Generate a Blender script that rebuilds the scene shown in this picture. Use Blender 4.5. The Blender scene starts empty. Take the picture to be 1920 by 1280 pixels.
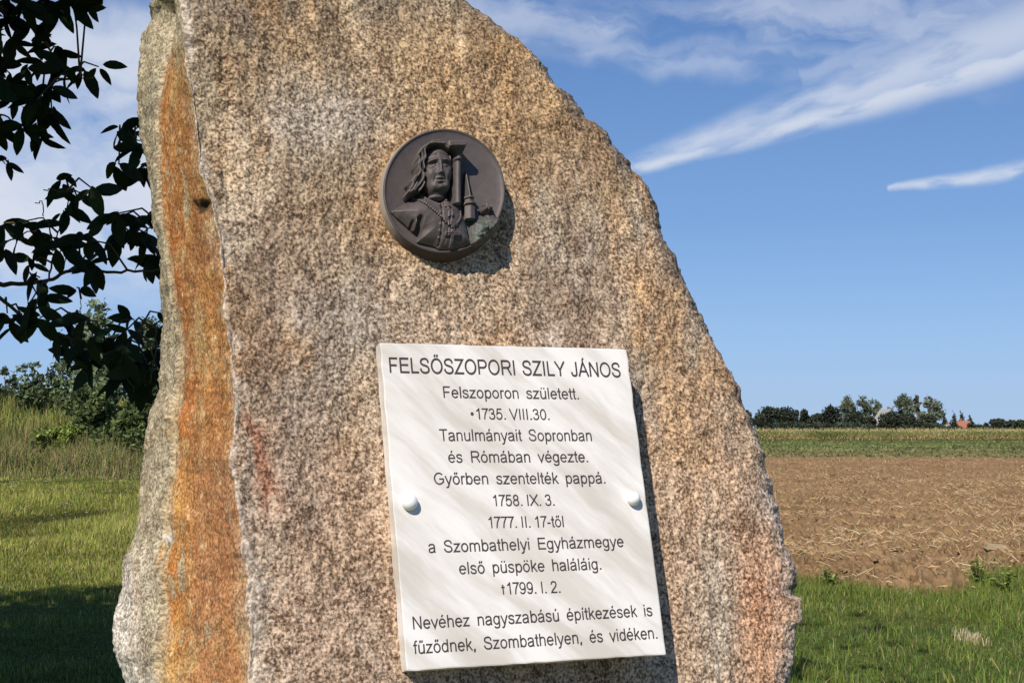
import bpy, bmesh, math, random
import numpy as np
from mathutils import Vector, Matrix

rng = np.random.default_rng(7)
random.seed(7)
SC = bpy.context.scene
COL = SC.collection

# ------------------------------------------------------------------ camera
F = 2600.0                 # focal length in photo pixels (1920 wide)
CAMH = 1.6
HZ = 805.0                 # photo row of the horizon
PITCH = math.atan((HZ - 640) / F)
cd = bpy.data.cameras.new("camera")
cam = bpy.data.objects.new("camera", cd)
COL.objects.link(cam)
cam.location = (0, 0, CAMH)
cam.rotation_euler = (math.pi / 2 + PITCH, 0, 0)
cd.sensor_width = 36.0
cd.lens = F / 1920 * 36.0
cd.clip_start = 0.05
cd.clip_end = 20000
SC.camera = cam

# ------------------------------------------------------------------ light
SUN_EL, SUN_AZ = math.radians(42), math.radians(22)     # light travels towards +Y, a little to +X
L = np.array([math.cos(SUN_EL) * math.sin(SUN_AZ), math.cos(SUN_EL) * math.cos(SUN_AZ), -math.sin(SUN_EL)])
sd = bpy.data.lights.new("sun", 'SUN')
sd.energy = 4.6
sd.angle = math.radians(0.5)
sd.color = (1.0, 0.935, 0.84)
so = bpy.data.objects.new("sun", sd)
COL.objects.link(so)
so.rotation_euler = Vector(L).to_track_quat('-Z', 'Y').to_euler()
so.location = (-5, -12, 14)

SC.view_settings.view_transform = 'Standard'
SC.view_settings.look = 'None'
SC.view_settings.gamma = 1.0
SC.view_settings.exposure = 0.12


class NX:
    """tiny expression wrapper for math nodes"""
    nt = None

    def __init__(s, sock): s.s = sock

    @staticmethod
    def op(o, *a, clamp=False):
        n = NX.nt.nodes.new('ShaderNodeMath')
        n.operation = o
        n.use_clamp = clamp
        for i, v in enumerate(a):
            if isinstance(v, NX): NX.nt.links.new(v.s, n.inputs[i])
            else: n.inputs[i].default_value = v
        return NX(n.outputs[0])

    def __add__(s, o): return NX.op('ADD', s, o)
    __radd__ = __add__
    def __sub__(s, o): return NX.op('SUBTRACT', s, o)
    def __rsub__(s, o): return NX.op('SUBTRACT', o, s)
    def __mul__(s, o): return NX.op('MULTIPLY', s, o)
    __rmul__ = __mul__
    def __truediv__(s, o): return NX.op('DIVIDE', s, o)
    def abs(s): return NX.op('ABSOLUTE', s)
    def clamp(s): return NX.op('ADD', s, 0.0, clamp=True)

    def sstep(s, a, b):
        n = NX.nt.nodes.new('ShaderNodeMapRange')
        n.interpolation_type = 'SMOOTHSTEP'
        NX.nt.links.new(s.s, n.inputs['Value'])
        n.inputs['From Min'].default_value = a
        n.inputs['From Max'].default_value = b
        return NX(n.outputs[0])


def vec(x, y, z=0.0):
    n = NX.nt.nodes.new('ShaderNodeCombineXYZ')
    for i, v in enumerate((x, y, z)):
        if isinstance(v, NX): NX.nt.links.new(v.s, n.inputs[i])
        else: n.inputs[i].default_value = v
    return NX(n.outputs[0])


def noise(v, scale, detail=4, rough=0.5, out='Fac', dist=0.0):
    n = NX.nt.nodes.new('ShaderNodeTexNoise')
    n.inputs['Scale'].default_value = scale
    n.inputs['Detail'].default_value = detail
    n.inputs['Roughness'].default_value = rough
    n.inputs['Distortion'].default_value = dist
    if v is not None: NX.nt.links.new(v.s, n.inputs['Vector'])
    return NX(n.outputs[out])


def mixc(f, a, b, mode='MIX'):
    n = NX.nt.nodes.new('ShaderNodeMix')
    n.data_type = 'RGBA'
    n.blend_type = mode
    for i, v in ((0, f), (6, a), (7, b)):
        if isinstance(v, NX): NX.nt.links.new(v.s, n.inputs[i])
        elif i == 0: n.inputs[i].default_value = v
        else: n.inputs[i].default_value = (*v, 1)
    return NX(n.outputs[2])


def ramp(f, stops):
    n = NX.nt.nodes.new('ShaderNodeValToRGB')
    NX.nt.links.new(f.s, n.inputs[0])
    e = n.color_ramp.elements
    while len(e) < len(stops): e.new(0.5)
    for el, (p, c) in zip(e, stops):
        el.position = p
        el.color = (*c, 1) if len(c) == 3 else c
    return NX(n.outputs[0])


# world
W = bpy.data.worlds.new("World")
SC.world = W
W.use_nodes = True
nt = W.node_tree
nt.nodes.clear()
NX.nt = nt
out = nt.nodes.new('ShaderNodeOutputWorld')
bg = nt.nodes.new('ShaderNodeBackground')
bg.inputs['Strength'].default_value = 0.075
nt.links.new(bg.outputs[0], out.inputs[0])
sky = nt.nodes.new('ShaderNodeTexSky')
sky.sky_type = 'NISHITA'
sky.sun_disc = False
sky.sun_elevation = SUN_EL
sky.sun_rotation = math.radians(180) + SUN_AZ
sky.air_density = 1.0
sky.dust_density = 0.6
sky.ozone_density = 2.0
tc = nt.nodes.new('ShaderNodeTexCoord')
sp = nt.nodes.new('ShaderNodeSeparateXYZ')
nt.links.new(tc.outputs['Generated'], sp.inputs[0])
dx, dy, dz = (NX(sp.outputs[i]) for i in range(3))
AZ = NX.op('ARCTAN2', dx, dy) * F          # "sky pixels": angle times F
EL = NX.op('ARCSINE', dz) * F


def sky_ae(px, py):
    x, y = (px - 960) / F, (640 - py) / F
    d = np.array([x, math.cos(PITCH) - y * math.sin(PITCH), math.sin(PITCH) + y * math.cos(PITCH)])
    d /= np.linalg.norm(d)
    return math.atan2(d[0], d[1]) * F, math.asin(d[2]) * F


wv = vec(AZ * 0.001, EL * 0.001)
wn = NX.nt.nodes.new('ShaderNodeTexNoise')
wn.inputs['Scale'].default_value = 9.0
wn.inputs['Detail'].default_value = 4
nt.links.new(wv.s, wn.inputs['Vector'])
wsep = nt.nodes.new('ShaderNodeSeparateColor')
nt.links.new(wn.outputs['Color'], wsep.inputs[0])
WX = (NX(wsep.outputs[0]) - 0.5)
WY = (NX(wsep.outputs[1]) - 0.5)


def streak(p0, p1, w0, w1, dens, soft=0.5, warp=50, stretch=5.0, nscale=14.0, seed=0.0, gap=0.35, fade=(0.02, 1.4, 1.8)):
    """a band of cirrus between two directions, widening from w0 to w1"""
    a, b = np.array(sky_ae(*p0)), np.array(sky_ae(*p1))
    d = b - a
    ln = np.linalg.norm(d)
    d /= ln
    ax = (AZ + WX * warp) - a[0]
    ay = (EL + WY * warp) - a[1]
    s = (ax * d[0] + ay * d[1])
    q = (ay * d[0] - ax * d[1])
    t = s * (1 / ln)
    hw = t * (w1 - w0) + w0
    qq = q.abs() / NX.op('MAXIMUM', hw, 1.0)
    body = qq.sstep(1.0, 1.0 - soft)
    ends = t.sstep(0.0, fade[0]) * t.sstep(fade[2], fade[1])
    n = noise(vec(s * 0.001 / stretch * 1.0, q * 0.001, seed), nscale, 5, 0.52)
    tex = n.sstep(gap, gap + 0.3)
    return body * ends * tex * dens


masks = [
    streak((1150, 318), (1900, 62), 20, 105, 0.70, soft=1.0, warp=26, stretch=3.4, nscale=17, seed=1.3, gap=0.28),
    streak((1180, 318), (1900, 110), 16, 50, 0.86, soft=1.0, warp=18, stretch=3.4, nscale=21, seed=11.3, gap=0.31),
    streak((1660, 358), (1980, 308), 8, 34, 0.80, soft=1.0, warp=30, stretch=3.2, nscale=24, seed=2.1, gap=0.36),
    streak((840, 30), (1900, 40), 60, 120, 0.50, soft=0.9, warp=120, stretch=4, nscale=16, seed=3.7, gap=0.36),
    streak((930, 75), (1480, 120), 42, 50, 0.40, soft=0.9, warp=90, stretch=3, nscale=17, seed=4.2, gap=0.32),
    streak((1500, 150), (1960, -60), 30, 60, 0.34, soft=0.9, warp=60, stretch=5, nscale=16, seed=5.1, gap=0.33),
    streak((-900, 250), (420, 330), 330, 300, 0.95, soft=0.6, warp=150, stretch=2.6, nscale=6.5, seed=6.4, gap=0.30, fade=(0.2, 0.95, 1.25)),
    streak((-900, 40), (420, 110), 160, 110, 0.85, soft=0.8, warp=130, stretch=3.0, nscale=7, seed=8.8, gap=0.28, fade=(0.2, 0.95, 1.2)),
]
cm = masks[0]
for m in masks[1:]: cm = NX.op('MAXIMUM', cm, m)
# scattered cirrus over the part of the sky behind the camera
bk = noise(vec(AZ * 0.0004, EL * 0.001, 3.0), 5.0, 6, 0.6).sstep(0.5, 0.75) * dy.sstep(0.2, -0.2) * 0.5
cm = NX.op('MAXIMUM', cm, bk)
hs = nt.nodes.new('ShaderNodeHueSaturation')
hs.inputs['Saturation'].default_value = 1.12
nt.links.new(sky.outputs[0], hs.inputs['Color'])
def k13(c): return tuple(v / 0.075 for v in c)
grad = ramp(NX.op('MULTIPLY', dz, 2.2), [(0.0, k13((0.375, 0.535, 0.775))), (0.14, k13((0.290, 0.485, 0.80))), (0.33, k13((0.185, 0.355, 0.685))), (0.64, k13((0.108, 0.225, 0.51))), (1.0, k13((0.055, 0.130, 0.37)))])
skyc = mixc(0.88, NX(hs.outputs[0]), grad)
skyc = mixc(cm.clamp(), skyc, (8.4, 9.0, 10.3))
nt.links.new(skyc.s, bg.inputs['Color'])


# ------------------------------------------------------------------ helpers
def ray(px, py):
    """direction(s) of photo pixel(s), scaled so that it is per unit of camera depth"""
    px = np.asarray(px, float)
    py = np.asarray(py, float)
    x, y = (px - 960) / F, (640 - py) / F
    return np.stack([x, math.cos(PITCH) - y * math.sin(PITCH), math.sin(PITCH) + y * math.cos(PITCH)], -1)


CAM = np.array([0, 0, CAMH])


def at_y(px, py, Y):
    r = ray(px, py)
    return CAM + r * (np.asarray(Y, float) / r[..., 1])[..., None]


def smooth(x):
    x = np.clip(x, 0, 1)
    return x * x * (3 - 2 * x)


def _hash(i, j, k, seed):
    i = i.astype(np.int64).astype(np.uint64); j = j.astype(np.int64).astype(np.uint64); k = k.astype(np.int64).astype(np.uint64)
    with np.errstate(over='ignore'):
        h = i * np.uint64(73856093) ^ j * np.uint64(19349663) ^ k * np.uint64(83492791) ^ np.uint64(seed * 2654435761 + 12345)
        h ^= h >> np.uint64(13)
        h *= np.uint64(0x9E3779B97F4A7C15)
        h ^= h >> np.uint64(29)
        h *= np.uint64(0xBF58476D1CE4E5B9)
        h ^= h >> np.uint64(32)
    return (h & np.uint64(0xFFFFFF)).astype(np.float64) / 0x7FFFFF - 1.0


def vn(x, y, z=0.0, seed=0):
    """value noise, -1..1"""
    x, y, z = np.broadcast_arrays(np.asarray(x, float), np.asarray(y, float), np.asarray(z, float))
    xi, yi, zi = np.floor(x), np.floor(y), np.floor(z)
    fx, fy, fz = x - xi, y - yi, z - zi
    fx = fx * fx * (3 - 2 * fx); fy = fy * fy * (3 - 2 * fy); fz = fz * fz * (3 - 2 * fz)
    r = 0
    for a in (0, 1):
        for b in (0, 1):
            for c in (0, 1):
                w = (fx if a else 1 - fx) * (fy if b else 1 - fy) * (fz if c else 1 - fz)
                r = r + w * _hash(xi + a, yi + b, zi + c, seed)
    return r


def fbm(x, y, z=0.0, seed=0, oct=4, gain=0.5):
    r, a = 0, 1.0
    for o in range(oct):
        r = r + a * vn(np.asarray(x) * 2 ** o, np.asarray(y) * 2 ** o, np.asarray(z) * 2 ** o, seed + o * 17)
        a *= gain
    return r


def mk(name, V, faces, mat=None, parent=None, smooth_=True, attrs=None, origin=None):
    """faces: list of (n,k) index arrays"""
    V = np.asarray(V, float)
    if origin is None:
        origin = np.array(parent.matrix_basis.translation) if parent is not None else np.zeros(3)
        if parent is not None and parent.parent is not None:
            origin = origin + np.array(parent.parent.matrix_basis.translation)
    V = V - origin
    me = bpy.data.meshes.new(name)
    faces = [np.asarray(f, np.int32) for f in faces if len(f)]
    nl = sum(f.size for f in faces)
    npol = sum(len(f) for f in faces)
    me.vertices.add(len(V))
    me.vertices.foreach_set('co', V.astype(np.float32).ravel())
    me.loops.add(nl)
    me.polygons.add(npol)
    me.loops.foreach_set('vertex_index', np.concatenate([f.ravel() for f in faces]))
    tot = np.concatenate([np.full(len(f), f.shape[1], np.int32) for f in faces])
    st = np.concatenate([[0], np.cumsum(tot)[:-1]]).astype(np.int32)
    me.polygons.foreach_set('loop_start', st)
    me.polygons.foreach_set('use_smooth', np.full(npol, smooth_))
    me.update(calc_edges=True)
    me.validate()
    for k, (ty, a) in (attrs or {}).items():
        at = me.attributes.new(k, ty, 'POINT')
        a = np.asarray(a, np.float32)
        if ty == 'FLOAT_COLOR':
            if a.shape[1] == 3: a = np.concatenate([a, np.ones((len(a), 1), np.float32)], 1)
            at.data.foreach_set('color', a.ravel())
        elif ty == 'FLOAT_VECTOR': at.data.foreach_set('vector', a.ravel())
        else: at.data.foreach_set('value', a.ravel())
    o = bpy.data.objects.new(name, me)
    COL.objects.link(o)
    if mat is not None: me.materials.append(mat)
    if parent is not None: o.parent = parent
    return o


def grid_faces(nr, nc, wrap=False):
    r = np.arange(nr - 1)[:, None]
    c = np.arange(nc if wrap else nc - 1)[None, :]
    c2 = (c + 1) % nc
    return np.stack([r * nc + c, r * nc + c2, (r + 1) * nc + c2, (r + 1) * nc + c], -1).reshape(-1, 4)


def empty(name, loc, label=None, cat=None, group=None):
    o = bpy.data.objects.new(name, None)
    COL.objects.link(o)
    o.location = tuple(float(v) for v in loc)
    o.empty_display_size = 0.2
    if label: o['label'] = label
    if cat: o['category'] = cat
    if group: o['group'] = group
    return o


def tag(o, label=None, cat=None, group=None, kind=None):
    if label: o['label'] = label
    if cat: o['category'] = cat
    if group: o['group'] = group
    if kind: o['kind'] = kind
    return o


def tube_mesh(pts, radii, n=8):
    pts = np.asarray(pts, float)
    radii = np.asarray(radii, float)
    V, Fq = [], []
    up = np.array([0.13, 0.31, 0.94])
    for i, p in enumerate(pts):
        d = pts[min(i + 1, len(pts) - 1)] - pts[max(i - 1, 0)]
        d = d / (np.linalg.norm(d) + 1e-9)
        a = np.cross(d, up)
        if np.linalg.norm(a) < 0.1: a = np.cross(d, [1, 0, 0])
        a /= np.linalg.norm(a)
        b = np.cross(d, a)
        th = np.linspace(0, 2 * math.pi, n, endpoint=False)
        V.append(p + radii[i] * (np.cos(th)[:, None] * a + np.sin(th)[:, None] * b))
    return np.concatenate(V), grid_faces(len(pts), n, True)


def merge(parts):
    """[(V, [faces...]) ...] -> V, faces by size"""
    Vs, by, off = [], {}, 0
    for V, fs in parts:
        Vs.append(V)
        for f in fs:
            f = np.asarray(f)
            by.setdefault(f.shape[1], []).append(f + off)
        off += len(V)
    return np.concatenate(Vs), [np.concatenate(v) for v in by.values()]


def new_mat(name):
    m = bpy.data.materials.new(name)
    m.use_nodes = True
    nt = m.node_tree
    nt.nodes.clear()
    NX.nt = nt
    o = nt.nodes.new('ShaderNodeOutputMaterial')
    b = nt.nodes.new('ShaderNodeBsdfPrincipled')
    nt.links.new(b.outputs[0], o.inputs[0])
    b.inputs['Roughness'].default_value = 0.85
    b.inputs['Specular IOR Level'].default_value = 0.25
    return m, b, o


def attr(name, out='Color'):
    n = NX.nt.nodes.new('ShaderNodeAttribute')
    n.attribute_name = name
    return NX(n.outputs[out])


def objco():
    n = NX.nt.nodes.new('ShaderNodeTexCoord')
    return NX(n.outputs['Object'])


def setc(b, c, k='Base Color'):
    if isinstance(c, NX): NX.nt.links.new(c.s, b.inputs[k])
    else: b.inputs[k].default_value = (*c, 1) if k == 'Base Color' else c


def bump(b, h, strength=0.5, dist=0.01):
    n = NX.nt.nodes.new('ShaderNodeBump')
    n.inputs['Strength'].default_value = strength
    n.inputs['Distance'].default_value = dist
    NX.nt.links.new(h.s, n.inputs['Height'])
    NX.nt.links.new(n.outputs[0], b.inputs['Normal'])


def plain(name, c, rough=0.8, var=0.25, scale=8.0, spec=0.25, metal=0.0):
    m, b, o = new_mat(name)
    n = noise(objco(), scale, 5, 0.6)
    setc(b, mixc(n, tuple(x * (1 - var) for x in c), tuple(x * (1 + var) for x in c)))
    b.inputs['Roughness'].default_value = rough
    b.inputs['Specular IOR Level'].default_value = spec
    b.inputs['Metallic'].default_value = metal
    return m


def vcol_mat(name, rough=0.7, spec=0.2, trans=0.0):
    m, b, o = new_mat(name)
    c = attr('col')
    setc(b, c)
    b.inputs['Roughness'].default_value = rough
    b.inputs['Specular IOR Level'].default_value = spec
    if trans:
        t = NX.nt.nodes.new('ShaderNodeBsdfTranslucent')
        NX.nt.links.new(c.s, t.inputs[0])
        mx = NX.nt.nodes.new('ShaderNodeMixShader')
        mx.inputs[0].default_value = trans
        NX.nt.links.new(b.outputs[0], mx.inputs[1])
        NX.nt.links.new(t.outputs[0], mx.inputs[2])
        NX.nt.links.new(mx.outputs[0], o.inputs[0])
    return m


M_VEG = vcol_mat('foliage', 0.6, 0.2, 0.25)
M_GRASS = vcol_mat('grass_blades', 0.65, 0.15, 0.25)
M_DRY = vcol_mat('dry_stalks', 0.8, 0.1, 0.1)
M_BARK = plain('bark', (0.10, 0.075, 0.05), 0.9, 0.4, 14)

# ------------------------------------------------------------------ the face of the stone (plane frame)
PC = [(712, 642), (1175, 654), (1249, 1226), (762, 1258)]      # front corners of the plaque in the photo
_R = [ray(*c) for c in PC]
_d = np.linalg.solve(np.array([_R[1], -_R[2], _R[3]]).T, _R[0])
_P = [_R[0], _d[0] * _R[1], _d[1] * _R[2], _d[2] * _R[3]]
_c = sum(_P) / 4
SCL = 2.9 / _c[1]
E1 = (_P[1] - _P[0]); E1 /= np.linalg.norm(E1)
E3 = np.cross(_P[1] - _P[0], _P[0] - _P[3]); E3 /= np.linalg.norm(E3)
if E3[1] > 0: E3 = -E3
E2 = np.cross(E3, E1)
if E2[2] < 0: E2 = -E2
O = CAM + _c * SCL                # centre of the plaque's front face


def uvw(P):
    d = np.asarray(P) - O
    return np.stack([d @ E1, d @ E2, -(d @ E3)], -1)


def P3(u, v, w):
    u, v, w = np.broadcast_arrays(np.asarray(u, float), np.asarray(v, float), np.asarray(w, float))
    return O + u[..., None] * E1 + v[..., None] * E2 - w[..., None] * E3


def hit(px, py, w):
    """photo pixel -> point of the plane parallel to the plaque, w behind its front"""
    r = ray(px, py)
    q = O - np.asarray(w, float)[..., None] * E3 if np.ndim(w) else O - w * E3
    t = ((q - CAM) @ E3) / (r @ E3)
    return CAM + r * np.asarray(t)[..., None]


def stone_w(u): return 0.062 + 0.105 * u


def hit_stone(px, py, extra):
    w = np.full(np.shape(px), 0.05) + extra
    for _ in range(8):
        u = uvw(hit(px, py, w))[..., 0]
        w = stone_w(u) + extra
    return uvw(hit(px, py, w))


monument = empty('memorial_stone', (O[0], O[1] + 0.25, 0.0),
                 'tall rough brown granite memorial stone with bronze medallion and white marble plaque', 'memorial stone')
MO = np.array(monument.location)


def build_boulder():
    A = [(480, -84), (420, -70), (360, -48), (310, -22), (289, 0), (287, 43), (269.5, 66), (260, 117), (260, 176), (265.6, 250), (281, 340), (297, 430),
         (305, 459), (312, 563), (312, 596), (305, 651), (302, 700), (302, 717), (292, 767), (285, 817), (277, 875), (265, 925), (258, 972),
         (247, 1017), (232, 1042), (227, 1085), (219, 1135), (214, 1205), (215, 1222), (224, 1240), (240, 1280), (262, 1330), (275, 1420), (280, 1700), (285, 2420), (285, 2760)]
    B = [(490, -84), (440, -70), (385, -48), (345, -22), (322, 0), (322, 50), (314, 90), (309, 133), (303, 195), (305, 297), (314, 414), (317, 432), (326, 487), (328, 555), (337, 610),
         (342, 700), (340, 712), (335, 750), (322, 787), (325, 855), (325, 887), (318, 905), (305, 967), (305, 1022), (305, 1085), (307, 1135), (300, 1210),
         (295, 1280), (300, 1400), (310, 1700), (315, 2420), (315, 2760)]
    Cc = [(500, -84), (455, -70), (405, -48), (360, -22), (338, 0), (346, 66), (351.6, 156), (363, 250), (371, 324), (394, 383), (408, 449), (410, 503), (421, 541), (423, 596),
          (427, 651), (429, 695), (436, 742), (439, 805), (431, 855), (441, 905), (446, 942), (455, 1000), (457, 1035), (465, 1085), (457, 1147), (466, 1185),
          (462, 1235), (461, 1280), (470, 1400), (480, 1700), (480, 2420), (480, 2760)]
    R = [(540, -84), (640, -74), (730, -50), (790, -30), (855, 0), (896, 25), (937, 57), (967, 79), (1005, 104), (1030, 126), (1046, 161), (1071, 180), (1084, 202), (1106, 227), (1133, 252),
         (1147, 276), (1174, 303), (1186, 326), (1210, 355), (1222, 382), (1232, 409), (1243, 448), (1257, 478), (1268, 505), (1287, 535), (1303, 573),
         (1317, 603), (1329, 624), (1348, 656), (1366, 679), (1379, 715), (1392, 738), (1405, 769), (1411, 798), (1423, 826), (1433, 847), (1436, 872), (1446, 898),
         (1448, 934), (1464, 988), (1480, 1033), (1493, 1073), (1491, 1099), (1486, 1117), (1503, 1127), (1503, 1152), (1495, 1179), (1487, 1208),
         (1483, 1240), (1473, 1280), (1478, 1330), (1490, 1450), (1500, 1800), (1500, 2420), (1500, 2760)]
    ys = np.concatenate([np.arange(-84, 1300, 2.3), np.linspace(1302, 2760, 80)])
    nr = len(ys)

    def prof(P, j, seed):
        P = np.array(P, float)
        x = np.interp(ys, P[:, 1], P[:, 0])
        return x + j * fbm(ys / 14.0, seed, 0, seed, 3)
    xa, xb, xc, xr = prof(A, 0.9, 1), prof(B, 0.5, 2), prof(Cc, 0.5, 3), prof(R, 2.4, 4)
    ramp_top = smooth((ys + 84) / 120)
    dep = 0.16 + 0.34 * ramp_top
    a = hit_stone(xa, ys, dep)
    b = hit_stone(xb, ys, dep * 0.66)
    c = hit_stone(xc, ys, np.zeros(nr))
    r = hit_stone(xr, ys, np.full(nr, 0.045))
    T = dep + 0.42                                # thickness at the back
    br = r.copy(); br[:, 0] -= 0.04; br[:, 2] += T * 0.85
    bl = a.copy(); bl[:, 0] += 0.10; bl[:, 2] += T * 0.55
    segs = [(a, b, 26), (b, c, 64), (c, r, 470), (r, br, 26), (br, bl, 60), (bl, a, 14)]
    pts, pxs, part = [], [], []
    seg_px = {0: (xa, xb), 1: (xb, xc), 2: (xc, xr), 3: (xr, xr), 4: (xr, xa), 5: (xa, xa)}
    for k, (p, q, n) in enumerate(segs):
        t = np.linspace(0, 1, n, endpoint=False)
        m = p[:, None, :] * (1 - t)[None, :, None] + q[:, None, :] * t[None, :, None]
        if k == 2:      # the front: flat, rolling off at the right edge
            s = np.abs(m[:, :, 0] - r[:, None, 0])
            lin = stone_w(m[:, :, 0])
            roll = 0.045 * np.clip(1 - s / 0.075, 0, 1) ** 2
            m[:, :, 2] = lin + roll
        if k == 1:      # the rusty broken side is slightly hollow
            m[:, :, 2] += 0.012 * np.sin(np.pi * t)[None, :]
        if k == 0:
            m[:, :, 2] -= 0.012 * np.sin(np.pi * t)[None, :]
        if k in (3, 4):
            bulge = np.sin(np.pi * t)[None, :] * (0.05 if k == 3 else 0.08)
            if k == 3: m[:, :, 0] += bulge * 0.0
            else: m[:, :, 2] += bulge
        pts.append(m)
        x0, x1 = seg_px[k]
        pxs.append(x0[:, None] * (1 - t) + x1[:, None] * t)
        part.append(np.full((nr, n), k))
    G = np.concatenate(pts, 1)
    PX = np.concatenate(pxs, 1)
    PY = np.repeat(ys[:, None], G.shape[1], 1)
    K = np.concatenate(part, 1)
    nc = G.shape[1]
    U, Vv, Wd = G[..., 0], G[..., 1], G[..., 2]
    # normals of the undisplaced surface (u, v, w)
    k = 6
    du = np.roll(G, -k, 1) - np.roll(G, k, 1)
    dv = np.empty_like(G)
    dv[k:-k] = G[2 * k:] - G[:-2 * k]
    dv[:k] = dv[k]; dv[-k:] = dv[-k - 1]
    N = np.cross(du, dv)
    N /= np.linalg.norm(N, axis=-1, keepdims=True) + 1e-12
    ctr = np.array([0, 0, 0.3])
    mid = G[nr // 2, 300]
    if N[nr // 2, 300, 2] > 0: N = -N
    rest = np.stack([U, Vv, Wd], -1).copy()
    front = (K == 2)
    side = (K == 1)
    x, y, z = U, Vv, Wd
    big = fbm(x * 3.2, y * 2.6, z * 3.2, 11, 3) * 0.009
    med = fbm(x * 16, y * 12, z * 14, 21, 3) * 0.0046
    lin = fbm(x * 70, y * 38, z * 60, 31, 2) * 0.0020
    gr = fbm(x * 150, y * 120, z * 140, 41, 2, 0.6)
    grain = np.where(front, 0.0019, np.where(side, 0.0012, 0.0015)) * gr
    # ragged arris
    arr = np.exp(-((PX - xc[:, None]) / 7.0) ** 2)
    grain = grain + 0.003 * arr * fbm(x * 60, y * 45, z * 60, 45, 3) - 0.001 * arr
    edge_ = np.where(front, np.exp(-np.abs(xr[:, None] - PX) / 34.0), 0) + 0.5 * np.where(K == 0, 1.0, 0) + 0.6 * np.where(K == 3, 1, 0)
    med = med * (1 + 1.6 * edge_) + edge_ * 0.003 * np.round(1.6 * fbm(x * 24, y * 17, z * 20, 23, 2))
    D = big + med + lin * np.where(side, 0.6, 1.0) + grain
    # the hole in the left arris (the notch at the right is colour only)
    hole = np.exp(-(((PX - 381) / 6.5) ** 2 + ((PY - 387) / 11) ** 2) * np.clip(1 + 0.8 * fbm(x * 45, y * 45, z * 45, 7, 3), 0.35, 3))
    D -= 0.014 * hole
    # chipped pits on the front, upper left
    pit = np.clip(vn(x * 30, y * 12, z * 9, 55) - 0.62, 0, 1) * 0.02 * smooth((520 - PX) / 200 + 0.4) * front
    D -= pit
    # step where the left side's outer skin has broken away
    D += 0.008 * ((K == 0) & True)
    # fracture lines running down the rusty side
    D -= 0.004 * np.exp(-((PX - (xb[:, None] + 6)) / 3.0) ** 2) * side
    taper = np.ones_like(D)
    G2 = G + N * (D * taper)[..., None]
    # keep the stone off the back of the plaque and the medallion
    Pw = P3(G2[..., 0], G2[..., 1], G2[..., 2])

    # ---------------- mineral colour (RGB albedo) where the stone carries it; hole and notch get painted shade
    def lerp(a, b, t): return a + (np.asarray(b) - a) * np.clip(t, 0, 1)[..., None]
    n1 = fbm(x * 5, y * 3.2, z * 5, 61, 4)
    n2 = fbm(x * 9, y * 5, z * 9, 71, 4)
    n3 = fbm(x * 22, y * 9, z * 20, 81, 3)
    nv = fbm(x * 26, y * 2.5, z * 20, 91, 3)
    col = np.broadcast_to(np.array([0.375, 0.292, 0.212]), G.shape).copy()
    col = lerp(col, (0.44, 0.285, 0.155), smooth(n1 * 1.3 + 0.15) * 0.9)            # ochre clouds
    col = lerp(col, (0.300, 0.262, 0.215), smooth(n2 * 1.3 + 0.05) * 0.8)              # grey clouds
    warm = np.exp(-(((PX - 930) / 260) ** 2 + ((PY - 230) / 170) ** 2))
    col = lerp(col, (0.47, 0.31, 0.17), warm * 0.55)
    brown = smooth((PX - xc[:, None] - 30) / 40) * smooth((640 - PX) / 170) * smooth((PY - 60) / 200)
    col = lerp(col, (0.250, 0.178, 0.132), brown * (0.6 + 0.3 * nv))
    vst = smooth(fbm(x * 14, y * 1.6, z * 10, 95, 3) * 1.4 - 0.1)
    col = lerp(col, (0.23, 0.175, 0.135), vst * 0.5 * smooth((720 - PY) / 300 + 0.3))
    dkp = smooth(fbm(x * 5.5, y * 2.4, z * 5, 101, 4) * 1.5 - 0.25)
    col = lerp(col, (0.215, 0.155, 0.112), dkp * 0.6)
    lp = smooth(fbm(x * 7, y * 3.0, z * 6, 103, 4) * 1.5 - 0.3)
    col = lerp(col, (0.50, 0.43, 0.35), lp * 0.6)
    up = smooth((600 - PY) / 380)
    col = lerp(col, col * np.array([0.96, 0.90, 0.76]), up)
    ostr = smooth(fbm(x * 11, y * 1.3, z * 8, 97, 3) * 1.3 + 0.05) * smooth((PX - 820) / 160)
    col = lerp(col, (0.37, 0.225, 0.115), ostr * 0.6)
    greyp = np.exp(-(((PX - 570) / 130) ** 2 + ((PY - 230) / 70) ** 2))
    col = lerp(col, (0.37, 0.335, 0.290), greyp * 0.75)
    topd = smooth((150 - PY) / 190) * smooth(0.62 + 0.9 * n3 + 0.5 * n2)
    col = lerp(col, (0.165, 0.135, 0.105), topd * 0.8)
    lower = smooth((PY - 640) / 350)
    col = lerp(col, (0.45, 0.325, 0.235), lower * 0.5)
    redd = np.exp(-(((PX - 1385) / 70) ** 2 + ((PY - 1150) / 170) ** 2))
    col = lerp(col, (0.46, 0.25, 0.15), redd * 0.75)
    grl = np.exp(-(((PX - 1300) / 45) ** 2 + ((PY - 1180) / 160) ** 2))
    col = lerp(col, (0.36, 0.325, 0.265), grl * 0.8)
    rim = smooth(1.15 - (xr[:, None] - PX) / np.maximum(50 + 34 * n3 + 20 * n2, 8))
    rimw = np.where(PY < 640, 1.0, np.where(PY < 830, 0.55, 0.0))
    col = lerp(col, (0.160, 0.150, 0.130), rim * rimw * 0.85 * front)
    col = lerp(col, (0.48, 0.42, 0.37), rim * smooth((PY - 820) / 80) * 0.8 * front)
    notch = np.exp(-(((PX - 1480) / 16) ** 2 + ((PY - 1102) / 16) ** 2))
    col = lerp(col, (0.06, 0.055, 0.05), notch * front)  # near-black patch painted for the shade in the notch
    tip = np.exp(-(((PX - 1497) / 14) ** 2 + ((PY - 1135) / 16) ** 2))
    col = lerp(col, (0.62, 0.58, 0.48), tip * front)
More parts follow.
